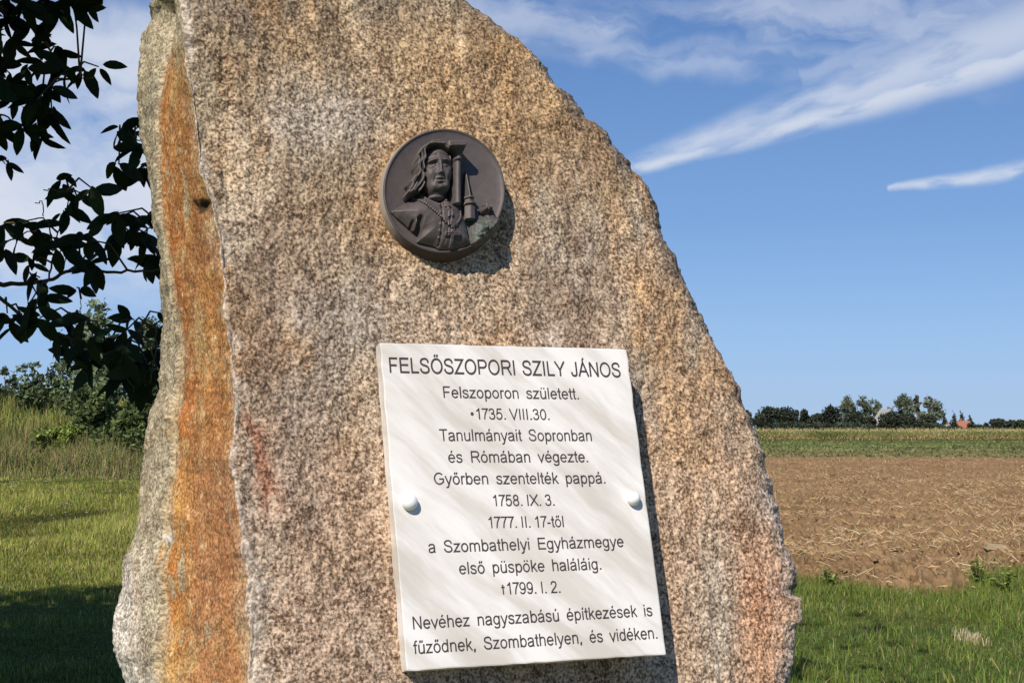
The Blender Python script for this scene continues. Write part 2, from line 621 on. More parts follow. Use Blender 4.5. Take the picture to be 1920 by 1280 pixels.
    # fresh pale edge along the left arris
    pw = 12 + 14 * fbm(PY / 40, 0.5, 0, 99, 4) + 20 * smooth((PY - 900) / 300) + 7 * n3
    pale = smooth(1.35 - (PX - xc[:, None]) / np.maximum(pw, 5)) * front * smooth(0.85 + 0.5 * n2)
    col = lerp(col, (0.50, 0.43, 0.36), pale * 0.7)
    rp = np.interp(ys, [740, 780, 850, 900, 950, 1010], [462, 466, 474, 486, 500, 500])[:, None]
    redl = np.exp(-((PX - rp) / 17) ** 2) * smooth((PY - 755) / 40) * smooth((985 - PY) / 40)
    col = lerp(col, (0.27, 0.12, 0.07), redl * smooth(0.55 + 1.3 * n3) * front * 0.9)
    # rust side
    t1 = (PX - xb[:, None]) / np.maximum(xc - xb, 1)[:, None]
    rust = np.broadcast_to(np.array([0.40, 0.190, 0.062]), G.shape).copy()
    rust = lerp(rust, (0.36, 0.26, 0.105), smooth(n2 * 1.3 + 0.1) * np.exp(-((t1 - 0.62) / 0.35) ** 2) * smooth((760 - PY) / 120) * 1.0)
    rust = lerp(rust, (0.40, 0.150, 0.042), np.exp(-((t1 - 0.16 + 0.05 * n3) / 0.2) ** 2) * smooth((860 - PY) / 80))
    rust = lerp(rust, (0.30, 0.135, 0.055), smooth(n3 * 1.3 + 0.15) * 0.85)
    rust = lerp(rust, (0.46, 0.31, 0.15), smooth(fbm(x * 40, y * 24, z * 40, 93, 3) * 1.3 - 0.15) * 0.8)
    rust = lerp(rust, (0.36, 0.17, 0.085), smooth((PY - 780) / 120) * smooth((t1 - 0.25) / 0.3) * 0.55)
    yel = np.exp(-((PX - np.interp(PY, [880, 1100, 1280], [335, 330, 318])) / 15) ** 2) * smooth((PY - 870) / 40)
    rust = lerp(rust, (0.50, 0.265, 0.080), yel * smooth(0.8 + n3))
    rst = np.exp(-((PX - np.interp(PY, [1000, 1130, 1280], [318, 322, 298])) / 7) ** 2) * smooth((PY - 1000) / 40)
    rust = lerp(rust, (0.42, 0.16, 0.035), rst)
    rust = lerp(rust, (0.45, 0.29, 0.12), smooth((PY - 1130) / 120) * smooth(n3 + 0.4) * 0.8)
    rust = lerp(rust, (0.60, 0.42, 0.24), np.clip(vn(x * 120, y * 75, z * 110, 131) - 0.5, 0, 1) * 2.2)
    rust = lerp(rust, (0.38, 0.33, 0.24), smooth((150 - PY + 40 * n3) / 90))
    rust = lerp(rust, (0.37, 0.31, 0.20), smooth(1.0 - t1 / (0.10 + 0.12 * n3)) * 0.8)
    rust = lerp(rust, (0.42, 0.33, 0.23), smooth((t1 - 0.86 + 0.12 * n3) / 0.2) * 0.55)
    col = np.where(side[..., None], rust, col)
    # outer skin
    skin = np.broadcast_to(np.array([0.350, 0.305, 0.215]), G.shape).copy()
    skin = lerp(skin, (0.42, 0.25, 0.095), smooth(n3 * 1.2 + nv * 0.5 + 0.2) * smooth((PY - 700) / 250) * np.clip((PX - xa[:, None]) / 40, 0, 1))
    skin = lerp(skin, (0.53, 0.50, 0.45), smooth((PY - 1000) / 120) * smooth(1.1 - (PX - xa[:, None]) / 70))
    skin = lerp(skin, (0.25, 0.235, 0.18), smooth(n3 + 0.1) * smooth((700 - PY) / 200) * 0.7)
    col = np.where((K == 0)[..., None], skin, col)
    bk_ = lerp(np.broadcast_to(np.array([0.33, 0.29, 0.23]), G.shape).copy(), (0.24, 0.22, 0.18), smooth(n2 + 0.4))
    col = np.where((K >= 3)[..., None], bk_, col)
    gp = np.exp(-(((PX - 312) / 9) ** 2 + ((PY - 1008) / 9) ** 2))
    col = lerp(col, (0.5, 0.48, 0.46), gp)
    col = lerp(col, (0.05, 0.03, 0.015), smooth(hole * 1.6))  # dark inside of the hole painted into the colour
    con = np.where(front, 1.0, np.where(side, 0.68, 0.8)) - 0.3 * pale

    V = Pw.reshape(-1, 3)
    nv0 = len(V)
    topc = Pw[0].mean(0)[None]
    V = np.concatenate([V, topc])
    j = np.arange(nc)
    cap = np.stack([np.full(nc, nv0), (j + 1) % nc, j], -1)
    col = col * np.where(front, 0.98, 0.95)[..., None] * np.array([1.0, 0.985, 0.96])
    colf = np.concatenate([np.clip(col, 0.01, 0.9).reshape(-1, 3), [[0.3, 0.28, 0.24]]])
    restf = np.concatenate([rest.reshape(-1, 3), [[0, 0, 0]]])
    conf = np.concatenate([np.clip(con, 0, 1).reshape(-1), [0.5]])

    m, bs, o = new_mat('granite')
    rv = attr('rest', 'Vector')
    sx = NX.nt.nodes.new('ShaderNodeVectorMath'); sx.operation = 'MULTIPLY'
    sx.inputs[1].default_value = (1.0, 0.86, 1.0)
    NX.nt.links.new(rv.s, sx.inputs[0])
    sv = NX(sx.outputs[0])
    g1 = noise(sv, 175, 3, 0.65)
    g2 = noise(rv, 80, 3, 0.65)
    sl = NX.nt.nodes.new('ShaderNodeVectorMath'); sl.operation = 'MULTIPLY'
    sl.inputs[1].default_value = (1.0, 0.22, 1.0)
    NX.nt.links.new(rv.s, sl.inputs[0])
    g3 = noise(NX(sl.outputs[0]), 110, 3, 0.6)
    g = g1 * 0.66 + g2 * 0.24 + g3 * 0.10 + (noise(sv, 34, 4, 0.7) - 0.5) * 0.26 + (noise(rv, 9, 4, 0.7) - 0.5) * 0.14
    fac = ramp(g, [(0.36, (0.19, 0.135, 0.105)), (0.43, (0.45, 0.375, 0.315)), (0.495, (0.98, 0.93, 0.88)), (0.55, (1.5, 1.48, 1.45)), (0.61, (2.0, 2.02, 2.03))])
    cn = attr('con', 'Fac')
    facm = mixc(cn, (1.0, 1.0, 1.0), fac)
    tint = attr('col')
    c = mixc(1.0, tint, facm, 'MULTIPLY')
    # black mica flakes
    mica = noise(sv, 240, 2, 0.5).sstep(0.66, 0.72) * 0.7
    c = mixc(mica, c, (0.03, 0.025, 0.022))
    setc(bs, c)
    bs.inputs['Roughness'].default_value = 0.8
    bs.inputs['Specular IOR Level'].default_value = 0.3
    bump(bs, g1 * 0.8 + noise(rv, 330, 2, 0.6) * 0.3, 0.6, 0.005)
    return mk('boulder', V, [grid_faces(nr, nc, True)[:, ::-1], cap], m, monument,
              True, {'col': ('FLOAT_COLOR', colf), 'rest': ('FLOAT_VECTOR', restf), 'con': ('FLOAT', conf)})


boulder = build_boulder()


# ------------------------------------------------------------------ the marble plaque
def marble():
    m, b, o = new_mat('veined_marble')
    t = attr('rest', 'Vector')
    s = NX.nt.nodes.new('ShaderNodeSeparateXYZ')
    NX.nt.links.new(t.s, s.inputs[0])
    x, y = NX(s.outputs[0]), NX(s.outputs[1])
    d1 = noise(t, 5, 3, 0.5) * 0.05
    d = x * 0.66 + y * 0.75 + d1            # across the veins
    al = x * 0.75 - y * 0.66
    n = noise(vec(d * 1.0, al * 0.16, 0.3), 13, 6, 0.6)
    n2 = noise(vec(d * 1.0, al * 0.10, 3.3), 34, 4, 0.55)
    big = noise(t, 3.0, 3, 0.5)
    v = n.sstep(0.36, 0.64)
    c = mixc(v, (0.61, 0.562, 0.495), (0.86, 0.82, 0.78))
    c = mixc(n2.sstep(0.60, 0.78) * 0.35, c, (0.52, 0.49, 0.45))
    c = mixc(big.sstep(0.5, 0.75) * 0.35, c, (0.80, 0.755, 0.68))
    speck = noise(t, 120, 1, 0.4).sstep(0.80, 0.84)
    c = mixc(speck * 0.7, c, (0.3, 0.27, 0.24))
    setc(b, c)
    b.inputs['Roughness'].default_value = 0.42
    b.inputs['Specular IOR Level'].default_value = 0.35
    bump(b, noise(t, 160, 3, 0.6), 0.06, 0.002)
    return m


M_MARBLE = marble()
TH = 0.033


def build_plaque():
    q = np.array([uvw(hit(np.float64(p[0]), np.float64(p[1]), 0.0)) for p in PC])   # TL TR BR BL
    bm = bmesh.new()
    fr = [bm.verts.new((*c[:2], 0.0)) for c in q]
    bk = [bm.verts.new((*c[:2], TH)) for c in q]
    bm.faces.new(fr)
    bm.faces.new(bk[::-1])
    for i in range(4):
        j = (i + 1) % 4
        bm.faces.new([fr[j], fr[i], bk[i], bk[j]])
    bmesh.ops.subdivide_edges(bm, edges=[e for e in bm.edges], cuts=24, use_grid_fill=True)
    bmesh.ops.recalc_face_normals(bm, faces=bm.faces)
    ed = [e for e in bm.edges if len(e.link_faces) == 2 and e.calc_face_angle(0) > 0.6]
    bmesh.ops.bevel(bm, geom=ed, offset=0.0032, segments=2, profile=0.6, affect='EDGES')
    bm.verts.ensure_lookup_table()
    co = np.array([v.co[:] for v in bm.verts])
    # hand-dressed edges: a little wavy
    e = np.minimum.reduce([np.abs(co[:, 0] - np.interp(co[:, 1], [q[3, 1], q[0, 1]], [q[3, 0], q[0, 0]])),
                           np.abs(co[:, 0] - np.interp(co[:, 1], [q[2, 1], q[1, 1]], [q[2, 0], q[1, 0]]))])
    co[:, 0] += 0.0012 * fbm(co[:, 1] * 40, co[:, 2] * 30, 0, 3, 3) * (e < 0.006)
    co[:, 1] += 0.0010 * fbm(co[:, 0] * 40, co[:, 2] * 30, 0, 5, 3) * (np.abs(np.abs(co[:, 1]) - 0.32) < 0.06)
    P = P3(co[:, 0], co[:, 1], co[:, 2])
    fs = {}
    for f in bm.faces: fs.setdefault(len(f.verts), []).append([v.index for v in f.verts])
    bm.verts.index_update()
    o = mk('marble_plaque', P, [np.array(v) for v in fs.values()], M_MARBLE, monument, True, {'rest': ('FLOAT_VECTOR', co)})
    me = o.data
    for p in me.polygons: p.use_smooth = False
    bm.free()
    o['label'] = 'white veined marble plaque with dark engraved Hungarian text'
    return o


plaque = build_plaque()

M_INK = plain('letter_paint', (0.062, 0.050, 0.050), 0.6, 0.15, 60)
LINES = [
    ("FELSŐSZOPORI SZILY JÁNOS", 731, 698.6, 1164.5, 707.2, 28.0, 1.25, 4),
    ("Felszoporon született.", 832, 745.6, 1085.6, 748.3, 21.4, 1.7, 0),
    ("*1735. VIII.30.", 883, 785.6, 1030.5, 787.0, 20.6, 0.8, 0),
    ("Tanulmányait Sopronban", 825, 826.3, 1110.0, 826.5, 21.8, 1.7, 0),
    ("és Rómában végezte.", 841, 867.0, 1103.0, 866.0, 21.6, 1.8, 0),
    ("Győrben szentelték pappá.", 814.5, 908.0, 1135.4, 905.8, 21.8, 1.7, 0),
    ("1758. IX. 3.", 925.5, 948.4, 1040.0, 947.3, 21.2, 0.8, 0),
    ("1777. II. 17-től", 917, 989.6, 1057.4, 987.4, 21.4, 0.8, 0),
    ("a Szombathelyi Egyházmegye", 804, 1036.0, 1170.0, 1024.6, 22.3, 1.7, 0),
    ("első püspöke haláláig.", 861.5, 1076.0, 1127.7, 1066.9, 22.4, 1.7, 0),
    ("†1799. I. 2.", 941, 1114.0, 1051.0, 1110.5, 22.4, 0.9, 0),
    ("Nevéhez nagyszabású építkezések is", 775, 1179.0, 1223.7, 1153.9, 23.0, 1.7, 0),
    ("fűződnek, Szombathelyen, és vidéken.", 776, 1225.4, 1233.0, 1196.2, 23.4, 1.7, 0),
]



def spl(*P, n=7):
    """smooth curve through points"""
    P = np.array(P, float)
    Q = np.concatenate([[2 * P[0] - P[1]], P, [2 * P[-1] - P[-2]]])
    out = []
    for i in range(1, len(Q) - 2):
        for t in np.linspace(0, 1, n, endpoint=False):
            a, b, c, d = Q[i - 1], Q[i], Q[i + 1], Q[i + 2]
            out.append(0.5 * ((2 * b) + (-a + c) * t + (2 * a - 5 * b + 4 * c - d) * t * t + (-a + 3 * b - 3 * c + d) * t ** 3))
    out.append(P[-1])
    return np.array(out)


def arc(cx, cy, rx, ry, a0=0, a1=360, n=34):
    a = np.radians(np.linspace(a0, a1, n))
    return np.stack([cx + rx * np.cos(a), cy + ry * np.sin(a)], -1)


def ln_(*P): return np.array(P, float)


def cat_(*A): return np.concatenate(A)


ARCH = ((107, 300), (125, 400), (190, 470), (275, 489), (380, 470), (436, 400), (447, 310), (447, 150), (447, 0))
GL = {
    'o': (556, [arc(278, 259, 200, 230)]),
    'e': (556, [cat_(ln_((80, 268)), arc(278, 259, 200, 230, 3, 325))]),
    's': (500, [spl((412, 385), (375, 460), (250, 489), (120, 455), (92, 380), (140, 305), (250, 268), (375, 222), (415, 140), (370, 60), (245, 29), (110, 65), (72, 158))]),
    'z': (500, [ln_((50, 478), (418, 478), (62, 41), (458, 41))]),
    'p': (556, [ln_((107, -199), (107, 519)), arc(292, 259, 185, 230)]),
    'b': (556, [ln_((107, 0), (107, 716)), arc(292, 259, 185, 230)]),
    'd': (556, [ln_((449, 0), (449, 716)), arc(264, 259, 185, 230)]),
    'g': (556, [arc(262, 265, 183, 224), spl((447, 519), (447, 250), (445, -20), (420, -115), (345, -165), (255, -172), (150, -150), (98, -85))]),
    'r': (333, [ln_((107, 0), (107, 519)), spl((107, 280), (128, 410), (190, 475), (255, 482), (325, 462))]),
    'n': (556, [ln_((107, 0), (107, 519)), spl(*ARCH)]),
    'h': (556, [ln_((107, 0), (107, 716)), spl(*ARCH)]),
    'm': (833, [ln_((107, 0), (107, 519)), spl((107, 300), (125, 410), (190, 475), (265, 489), (350, 470), (403, 400), (416, 310), (416, 0)),
                spl((416, 300), (434, 410), (500, 475), (575, 489), (662, 470), (714, 400), (727, 310), (727, 0))]),
    'u': (556, [spl((107, 519), (107, 350), (107, 190), (130, 85), (195, 35), (275, 30), (375, 60), (430, 130), (447, 215)), ln_((447, 519), (447, 0))]),
    't': (278, [spl((138, 690), (138, 500), (138, 220), (140, 105), (165, 48), (215, 38), (262, 42)), ln_((15, 480), (258, 480))]),
    'a': (556, [spl((82, 372), (115, 455), (200, 487), (285, 491), (385, 468), (428, 395), (434, 300), (434, 110), (442, 45), (470, 0)),
                spl((432, 305), (330, 278), (200, 255), (105, 215), (78, 140), (112, 58), (205, 28), (310, 45), (400, 112), (434, 210))]),
    'i': (222, [ln_((111, 0), (111, 519)), ln_((111, 618), (111, 716))]),
    'I_': (222, [ln_((111, 0), (111, 519))]),
    'l': (222, [ln_((111, 0), (111, 716))]),
    'y': (500, [ln_((38, 519), (250, 10)), spl((462, 519), (350, 240), (250, -20), (210, -120), (155, -168), (65, -165))]),
    'v': (500, [ln_((38, 519), (250, 25), (462, 519))]),
    'k': (500, [ln_((107, 0), (107, 716)), ln_((107, 195), (425, 519)), ln_((222, 305), (462, 0))]),
    'f': (278, [spl((290, 694), (230, 700), (165, 672), (140, 590), (138, 480), (138, 250), (138, 0)), ln_((15, 480), (262, 480))]),
    'F': (611, [ln_((125, 0), (125, 716)), ln_((125, 675), (565, 675)), ln_((125, 352), (505, 352))]),
    'E': (667, [ln_((125, 0), (125, 716)), ln_((125, 675), (610, 675)), ln_((125, 375), (580, 375)), ln_((125, 41), (625, 41))]),
    'L': (556, [ln_((118, 716), (118, 41), (522, 41))]),
    'S': (667, [spl((560, 500), (525, 615), (425, 680), (320, 686), (190, 655), (118, 560), (140, 460), (235, 402), (350, 370), (490, 320), (568, 210), (535, 98), (430, 40), (330, 30), (190, 60), (108, 140), (88, 235))]),
    'Z': (611, [ln_((50, 675), (530, 675), (58, 41), (575, 41))]),
    'O': (778, [arc(389, 358, 305, 330)]),
    'P': (667, [ln_((120, 0), (120, 716)), cat_(ln_((120, 675)), arc(400, 502, 180, 173, 90, -90, 20), ln_((120, 329)))]),
    'R': (722, [ln_((120, 0), (120, 716)), cat_(ln_((120, 675)), arc(430, 512, 190, 163, 90, -90, 20), ln_((120, 349))), spl((400, 345), (470, 305), (560, 165), (660, 0))]),
    'I': (278, [ln_((139, 0), (139, 716))]),
    'Y': (667, [ln_((30, 716), (333, 300), (636, 716)), ln_((333, 300), (333, 0))]),
    'J': (500, [spl((382, 716), (382, 480), (382, 220), (365, 95), (300, 38), (220, 30), (128, 52), (78, 130), (70, 215))]),
    'A': (667, [ln_((28, 0), (333, 705), (638, 0)), ln_((140, 250), (525, 250))]),
    'N': (722, [ln_((118, 0), (118, 716)), ln_((604, 0), (604, 716)), ln_((118, 705), (604, 11))]),
    'T': (611, [ln_((25, 675), (585, 675)), ln_((305, 675), (305, 0))]),
    'G': (778, [cat_(arc(392, 358, 308, 330, 42, 318, 34), ln_((672, 150), (672, 335), (400, 335)))]),
    'X': (667, [ln_((35, 716), (632, 0)), ln_((632, 716), (35, 0))]),
    'V': (667, [ln_((30, 716), (333, 20), (637, 716))]),
    '0': (556, [arc(278, 352, 197, 322)]),
    '1': (480, [ln_((310, 0), (310, 716)), spl((310, 700), (235, 600), (110, 525))]),
    '2': (556, [cat_(spl((78, 510), (110, 615), (200, 674), (290, 678), (410, 640), (455, 530), (420, 420), (300, 290), (150, 160), (72, 41)), ln_((505, 41)))]),
    '3': (556, [spl((78, 540), (130, 635), (260, 678), (385, 640), (425, 530), (385, 425), (225, 378)), spl((225, 378), (380, 355), (460, 270), (455, 150), (380, 55), (260, 30), (140, 60), (70, 175))]),
    '5': (556, [cat_(ln_((468, 672), (155, 672)), spl((100, 345), (190, 425), (290, 440), (400, 400), (460, 300), (455, 180), (390, 70), (270, 30), (140, 60), (70, 175)))]),
    '7': (520, [cat_(ln_((50, 672)), spl((480, 672), (365, 500), (265, 280), (218, 0)))]),
    '8': (556, [arc(278, 528, 158, 152), arc(278, 203, 195, 173)]),
    '9': (556, [arc(275, 470, 195, 206), spl((470, 480), (468, 320), (430, 140), (345, 48), (245, 30), (140, 60), (92, 140))]),
    '.': (278, [ln_((139, 0), (139, 92))]),
    ',': (278, [ln_((139, 92), (139, 0), (95, -105))]),
    '-': (333, [ln_((40, 262), (290, 262))]),
    '*': (370, [ln_((150, 225), (150, 465)), ln_((46, 285), (254, 405)), ln_((46, 405), (254, 285))]),
    '\u2020': (430, [ln_((200, 0), (200, 590)), ln_((70, 430), (330, 430))]),
}
ACC = {'\u0151': ('o', 'dd'), '\u0150': ('O', 'DD'), '\u0171': ('u', 'dd'), '\u00e1': ('a', 'a'), '\u00e9': ('e', 'a'), '\u00fa': ('u', 'a'), '\u00ed': ('I_', 'a'),
       '\u00f3': ('o', 'a'), '\u00c1': ('A', 'A'), '\u00fc': ('u', 'u'), '\u00f6': ('o', 'u')}


def glyph(ch):
    if ch not in ACC: return GL[ch]
    b, k = ACC[ch]
    w, st = GL[b]
    st = list(st)
    c = w / 2
    if k == 'a': st.append(ln_((c - 25, 600), (c + 55, 735)))
    if k == 'A': st.append(ln_((c - 25, 770), (c + 65, 910)))
    if k == 'dd': st += [ln_((c - 95, 600), (c - 40, 735)), ln_((c + 45, 600), (c + 100, 735))]
    if k == 'DD': st += [ln_((c - 100, 775), (c - 50, 900)), ln_((c + 45, 775), (c + 95, 900))]
    if k == 'u': st += [ln_((c - 95, 618), (c - 95, 712)), ln_((c + 95, 618), (c + 95, 712))]
    return w, st


def ribbon(P, hw):
    keep = np.r_[True, np.hypot(*np.diff(P, axis=0).T) > 1e-6]
    P = P[keep]
    closed = np.hypot(*(P[0] - P[-1])) < 1e-6
    d = np.diff(P, axis=0)
    d /= np.hypot(d[:, 0], d[:, 1])[:, None]
    if closed: d0, d1 = np.concatenate([d[-1:], d]), np.concatenate([d, d[:1]])
    else: d0, d1 = np.concatenate([d[:1], d]), np.concatenate([d, d[-1:]])
    n0 = np.stack([-d0[:, 1], d0[:, 0]], -1)
    n1 = np.stack([-d1[:, 1], d1[:, 0]], -1)
    m = n0 + n1
    ln = (m * m).sum(-1)
    m = m * (2 / np.maximum(ln, 0.55))[:, None]
    V = np.concatenate([P + m * hw, P - m * hw])
    k = len(P)
    i = np.arange(k - 1)
    return V, np.stack([i, k + i, k + i + 1, i + 1], -1)


def text_line(s, xl, yl, xr, yr, cap, ws, bold):
    x = 0.0
    Vs, Fs, Hs, off, si = [], [], [], 0, 0
    for ch in s:
        if ch == ' ':
            x += 278 * ws
            continue
        w, st = glyph(ch)
        for P in st:
            hw = (44 if ch not in '.,' else 56) + bold
            if ch == '*': hw = 40
            V, f = ribbon(np.asarray(P, float), hw)
            V[:, 0] += x
            Vs.append(V); Fs.append(f + off); off += len(V)
            Hs.append(np.full(len(V), 0.0005 + 0.00007 * (si % 5)))
            si += 1
        x += w
    co = np.concatenate(Vs)
    Hh = np.concatenate(Hs)
    fq = np.concatenate(Fs)
    x = (co[:, 0] - co[:, 0].min()) / (co[:, 0].max() - co[:, 0].min())
    y = co[:, 1] / 716.0
    a = uvw(hit(np.float64(xl), np.float64(yl), 0.0))
    b = uvw(hit(np.float64(xr), np.float64(yr), 0.0))
    lean = np.interp(0.5 * (xl + xr), [712, 1212], [0.0812, 0.1294])
    mx, my = 0.5 * (xl + xr), 0.5 * (yl + yr)
    c0 = uvw(hit(np.float64(mx), np.float64(my), 0.0))
    c1 = uvw(hit(np.float64(mx - lean * cap), np.float64(my - cap), 0.0))
    p = a + (b - a) * x[:, None] + (c1 - c0) * y[:, None]
    n = len(p)
    P = P3(p[:, 0], p[:, 1], -Hh)
    Pb = P3(p[:, 0], p[:, 1], 0.0008)
    # sides, so that the letters have a body
    e = np.concatenate([fq[:, [0, 1]], fq[:, [1, 2]], fq[:, [2, 3]], fq[:, [3, 0]]])
    key = {}
    for i, j in e.tolist(): key[(i, j)] = 1
    bd = np.array([[i, j, j + n, i + n] for (i, j) in key if (j, i) not in key])
    return mk('inscription_line', np.concatenate([P, Pb]), [fq[:, ::-1], bd], M_INK, plaque, False, origin=MO)


for ln in LINES: text_line(*ln)


def lathe(prof, n=40):
    prof = np.asarray(prof, float)
    th = np.linspace(0, 2 * math.pi, n, endpoint=False)
    V = np.stack([prof[:, 0:1] * np.cos(th), prof[:, 0:1] * np.sin(th), np.repeat(prof[:, 1:2], n, 1)], -1).reshape(-1, 3)
    return V, grid_faces(len(prof), n, True)


M_CAP = plain('white_enamel', (0.88, 0.875, 0.86), 0.35, 0.02, 30, 0.45)
for (px, py, rp) in ((768.4, 940.5, 14.3), (1188.2, 934.2, 12.8)):
    c = uvw(hit(np.float64(px), np.float64(py), -0.008))
    rr = rp * 2.9 / F * 1.04
    t = np.linspace(0, 1, 16)
    prof = [(rr * 0.93, 0.0002), (rr * 0.98, -0.004), (rr, -0.007)] + \
           [(rr * math.cos(a * math.pi / 2) + 1e-5, -0.007 - 0.015 * math.sin(a * math.pi / 2)) for a in t[1:]]
    V, fq = lathe(prof)
    mk('screw_cap', P3(c[0] + V[:, 0], c[1] + V[:, 1], V[:, 2]), [fq[:, ::-1]], M_CAP, plaque, True, origin=MO)


# ------------------------------------------------------------------ the bronze medallion
def build_medallion():
    MT = 0.056
    c = uvw(hit(np.float64(833), np.float64(357), 0.014))
    wf = 0.014                      # front of the rim
    lx = (uvw(hit(np.float64(947.5), np.float64(362), wf))[0] - uvw(hit(np.float64(718.5), np.float64(362), wf))[0]) / 2
    ly = (uvw(hit(np.float64(833), np.float64(240), wf))[1] - uvw(hit(np.float64(833), np.float64(474), wf))[1]) / 2
    c = np.array([c[0], c[1]])

    def place(X, Y, H):
        q = uvw(hit(680 + (X * 488 + 652) / 4.267, 210 + (632 - Y * 498) / 4.267, wf))
        return P3(q[..., 0], q[..., 1], wf - np.asarray(H) * lx)

    def zz(zx, zy): return (np.asarray(zx) - 652) / 488.0, (632 - np.asarray(zy)) / 498.0

    # bronze with brown patina; green bloom low on the right; outer wall painted paler on its sunlit side
    m, b, o = new_mat('dark_bronze')
    t = attr('rest', 'Vector')
    n = noise(t, 9, 5, 0.6)
    base = mixc(n, (0.066, 0.054, 0.051), (0.128, 0.106, 0.100))
    s = NX.nt.nodes.new('ShaderNodeSeparateXYZ')
    NX.nt.links.new(t.s, s.inputs[0])
    x, y, z = (NX(s.outputs[i]) for i in range(3))
    gx = (x - 0.62) / 0.42
    gy = (y + 0.66) / 0.26
    gm = (NX(1.0 and (gx * gx + gy * gy).s) * -1.0 + 1.0).sstep(0.0, 0.7) * noise(t, 14, 4, 0.7).sstep(0.36, 0.6)
    base = mixc(gm * 0.75, base, (0.075, 0.115, 0.090))
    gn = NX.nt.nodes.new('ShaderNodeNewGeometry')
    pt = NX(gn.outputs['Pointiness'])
    base = mixc(pt.sstep(0.50, 0.60) * 0.65, base, (0.215, 0.180, 0.165))  # worn raised edges, lightened further as painted highlights
    base = mixc(pt.sstep(0.49, 0.40) * 0.75, base, (0.022, 0.018, 0.018))  # recess shade painted into the bronze colour
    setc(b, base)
    b.inputs['Metallic'].default_value = 0.25
    b.inputs['Roughness'].default_value = 0.58
    b.inputs['Specular IOR Level'].default_value = 0.35
    bump(b, noise(t, 60, 4, 0.6), 0.18, 0.003)
    MB = m
    m, b, o = new_mat('wall_bronze_painted_light')
    t = attr('rest', 'Vector')
    n = noise(t, 5, 5, 0.65)
    s = NX.nt.nodes.new('ShaderNodeSeparateXYZ')
    NX.nt.links.new(t.s, s.inputs[0])
    wall_lit = (NX(s.outputs[1]) * 0.8 - NX(s.outputs[0]) * 0.6 + (n - 0.5) * 1.2).sstep(-0.35, 0.5)  # paler up-left, darker low: sun and shade of the wall painted in
    setc(b, mixc(wall_lit, (0.075, 0.058, 0.050), (0.30, 0.25, 0.205)))
    b.inputs['Roughness'].default_value = 0.75
    MWALL = m

    def field(X, Y):
        r2 = X * X + Y * Y
        return -0.085 * np.clip(1 - r2 / 0.93, 0, 1) ** 0.6

    # disc front (polar grid)
    nr_, na = 60, 160
    rad = np.concatenate([np.linspace(0.001, 0.955, 46), [0.962, 0.968, 0.975, 0.985, 0.993, 0.998, 1.0]])
    th = np.linspace(0, 2 * math.pi, na, endpoint=False)
    X = rad[:, None] * np.cos(th)
    Y = rad[:, None] * np.sin(th)
    H = field(X, Y)
    edge = np.interp(rad, [0, 0.955, 0.962, 0.968, 0.975, 0.985, 0.993, 0.998, 1.0], [0, 0, 0.004, 0.008, 0.010, 0.010, 0.007, 0.0, -0.01])[:, None]
    H = H + edge + 0.003 * fbm(X * 4, Y * 4, 0, 5, 3) * (rad[:, None] < 0.95)
    V = place(X, Y, H).reshape(-1, 3)
    rest = np.stack([X, Y, H], -1).reshape(-1, 3)
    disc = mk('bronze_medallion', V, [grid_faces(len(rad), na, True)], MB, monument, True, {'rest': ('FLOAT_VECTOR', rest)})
    disc['label'] = 'round dark bronze portrait medallion with column and church spire in relief'
    # outer wall
    hs = np.array([-0.01, -0.05, -0.2, -0.35, -0.55])
    rr = np.array([1.0, 1.016, 1.045, 1.06, 1.075])
    X = rr[:, None] * np.cos(th); Y = rr[:, None] * np.sin(th)
    H = np.repeat(hs[:, None], na, 1)
    mk('edge_wall', place(X, Y, H).reshape(-1, 3), [grid_faces(len(hs), na, True)], MWALL, disc, True,
       {'rest': ('FLOAT_VECTOR', np.stack([X, Y, H], -1).reshape(-1, 3))}, origin=MO)

    # relief pieces as sculpted height fields
    n = 300
    gx = np.linspace(-1, 1, n)
    X, Y = np.meshgrid(gx, gx[::-1])
    ZX, ZY = X * 488 + 652, 632 - Y * 498          # coordinates as read off the photo
    fld = field(X, Y)

    def ell(cx, cy, rx, ry, ang=0.0):
        a = math.radians(ang)
        dx, dy = ZX - cx, ZY - cy
        u = (dx * math.cos(a) + dy * math.sin(a)) / rx
        v = (-dx * math.sin(a) + dy * math.cos(a)) / ry
        return u * u + v * v

    def dome(cx, cy, rx, ry, h, ang=0.0, base=0.0):
        e = ell(cx, cy, rx, ry, ang)
        return np.where(e < 1, base + h * np.sqrt(np.clip(1 - e, 0, 1)), -1.0)

    def gau(cx, cy, rx, ry, h, ang=0.0): return h * np.exp(-ell(cx, cy, rx, ry, ang))

    def seg(p, q, r, h, base=None):
        p = np.array(p, float); q = np.array(q, float)
        d = q - p
        t = np.clip(((ZX - p[0]) * d[0] + (ZY - p[1]) * d[1]) / (d @ d), 0, 1)
        dist = np.hypot(ZX - p[0] - t * d[0], ZY - p[1] - t * d[1])
        return np.where(dist < r, h * np.sqrt(np.clip(1 - (dist / r) ** 2, 0, 1)), 0.0)

    def polymask(pts):
        pts = np.array(pts, float)
        ins = np.zeros(ZX.shape, bool)
        dist = np.full(ZX.shape, 1e9)
        for i in range(len(pts)):
            a, b = pts[i], pts[(i + 1) % len(pts)]
            cond = ((a[1] > ZY) != (b[1] > ZY))
            xi = (b[0] - a[0]) * (ZY - a[1]) / (b[1] - a[1] + 1e-9) + a[0]
            ins ^= cond & (ZX < xi)
            d = b - a
            t = np.clip(((ZX - a[0]) * d[0] + (ZY - a[1]) * d[1]) / (d @ d), 0, 1)
            dist = np.minimum(dist, np.hypot(ZX - a[0] - t * d[0], ZY - a[1] - t * d[1]))
        return np.where(ins, dist, -dist)

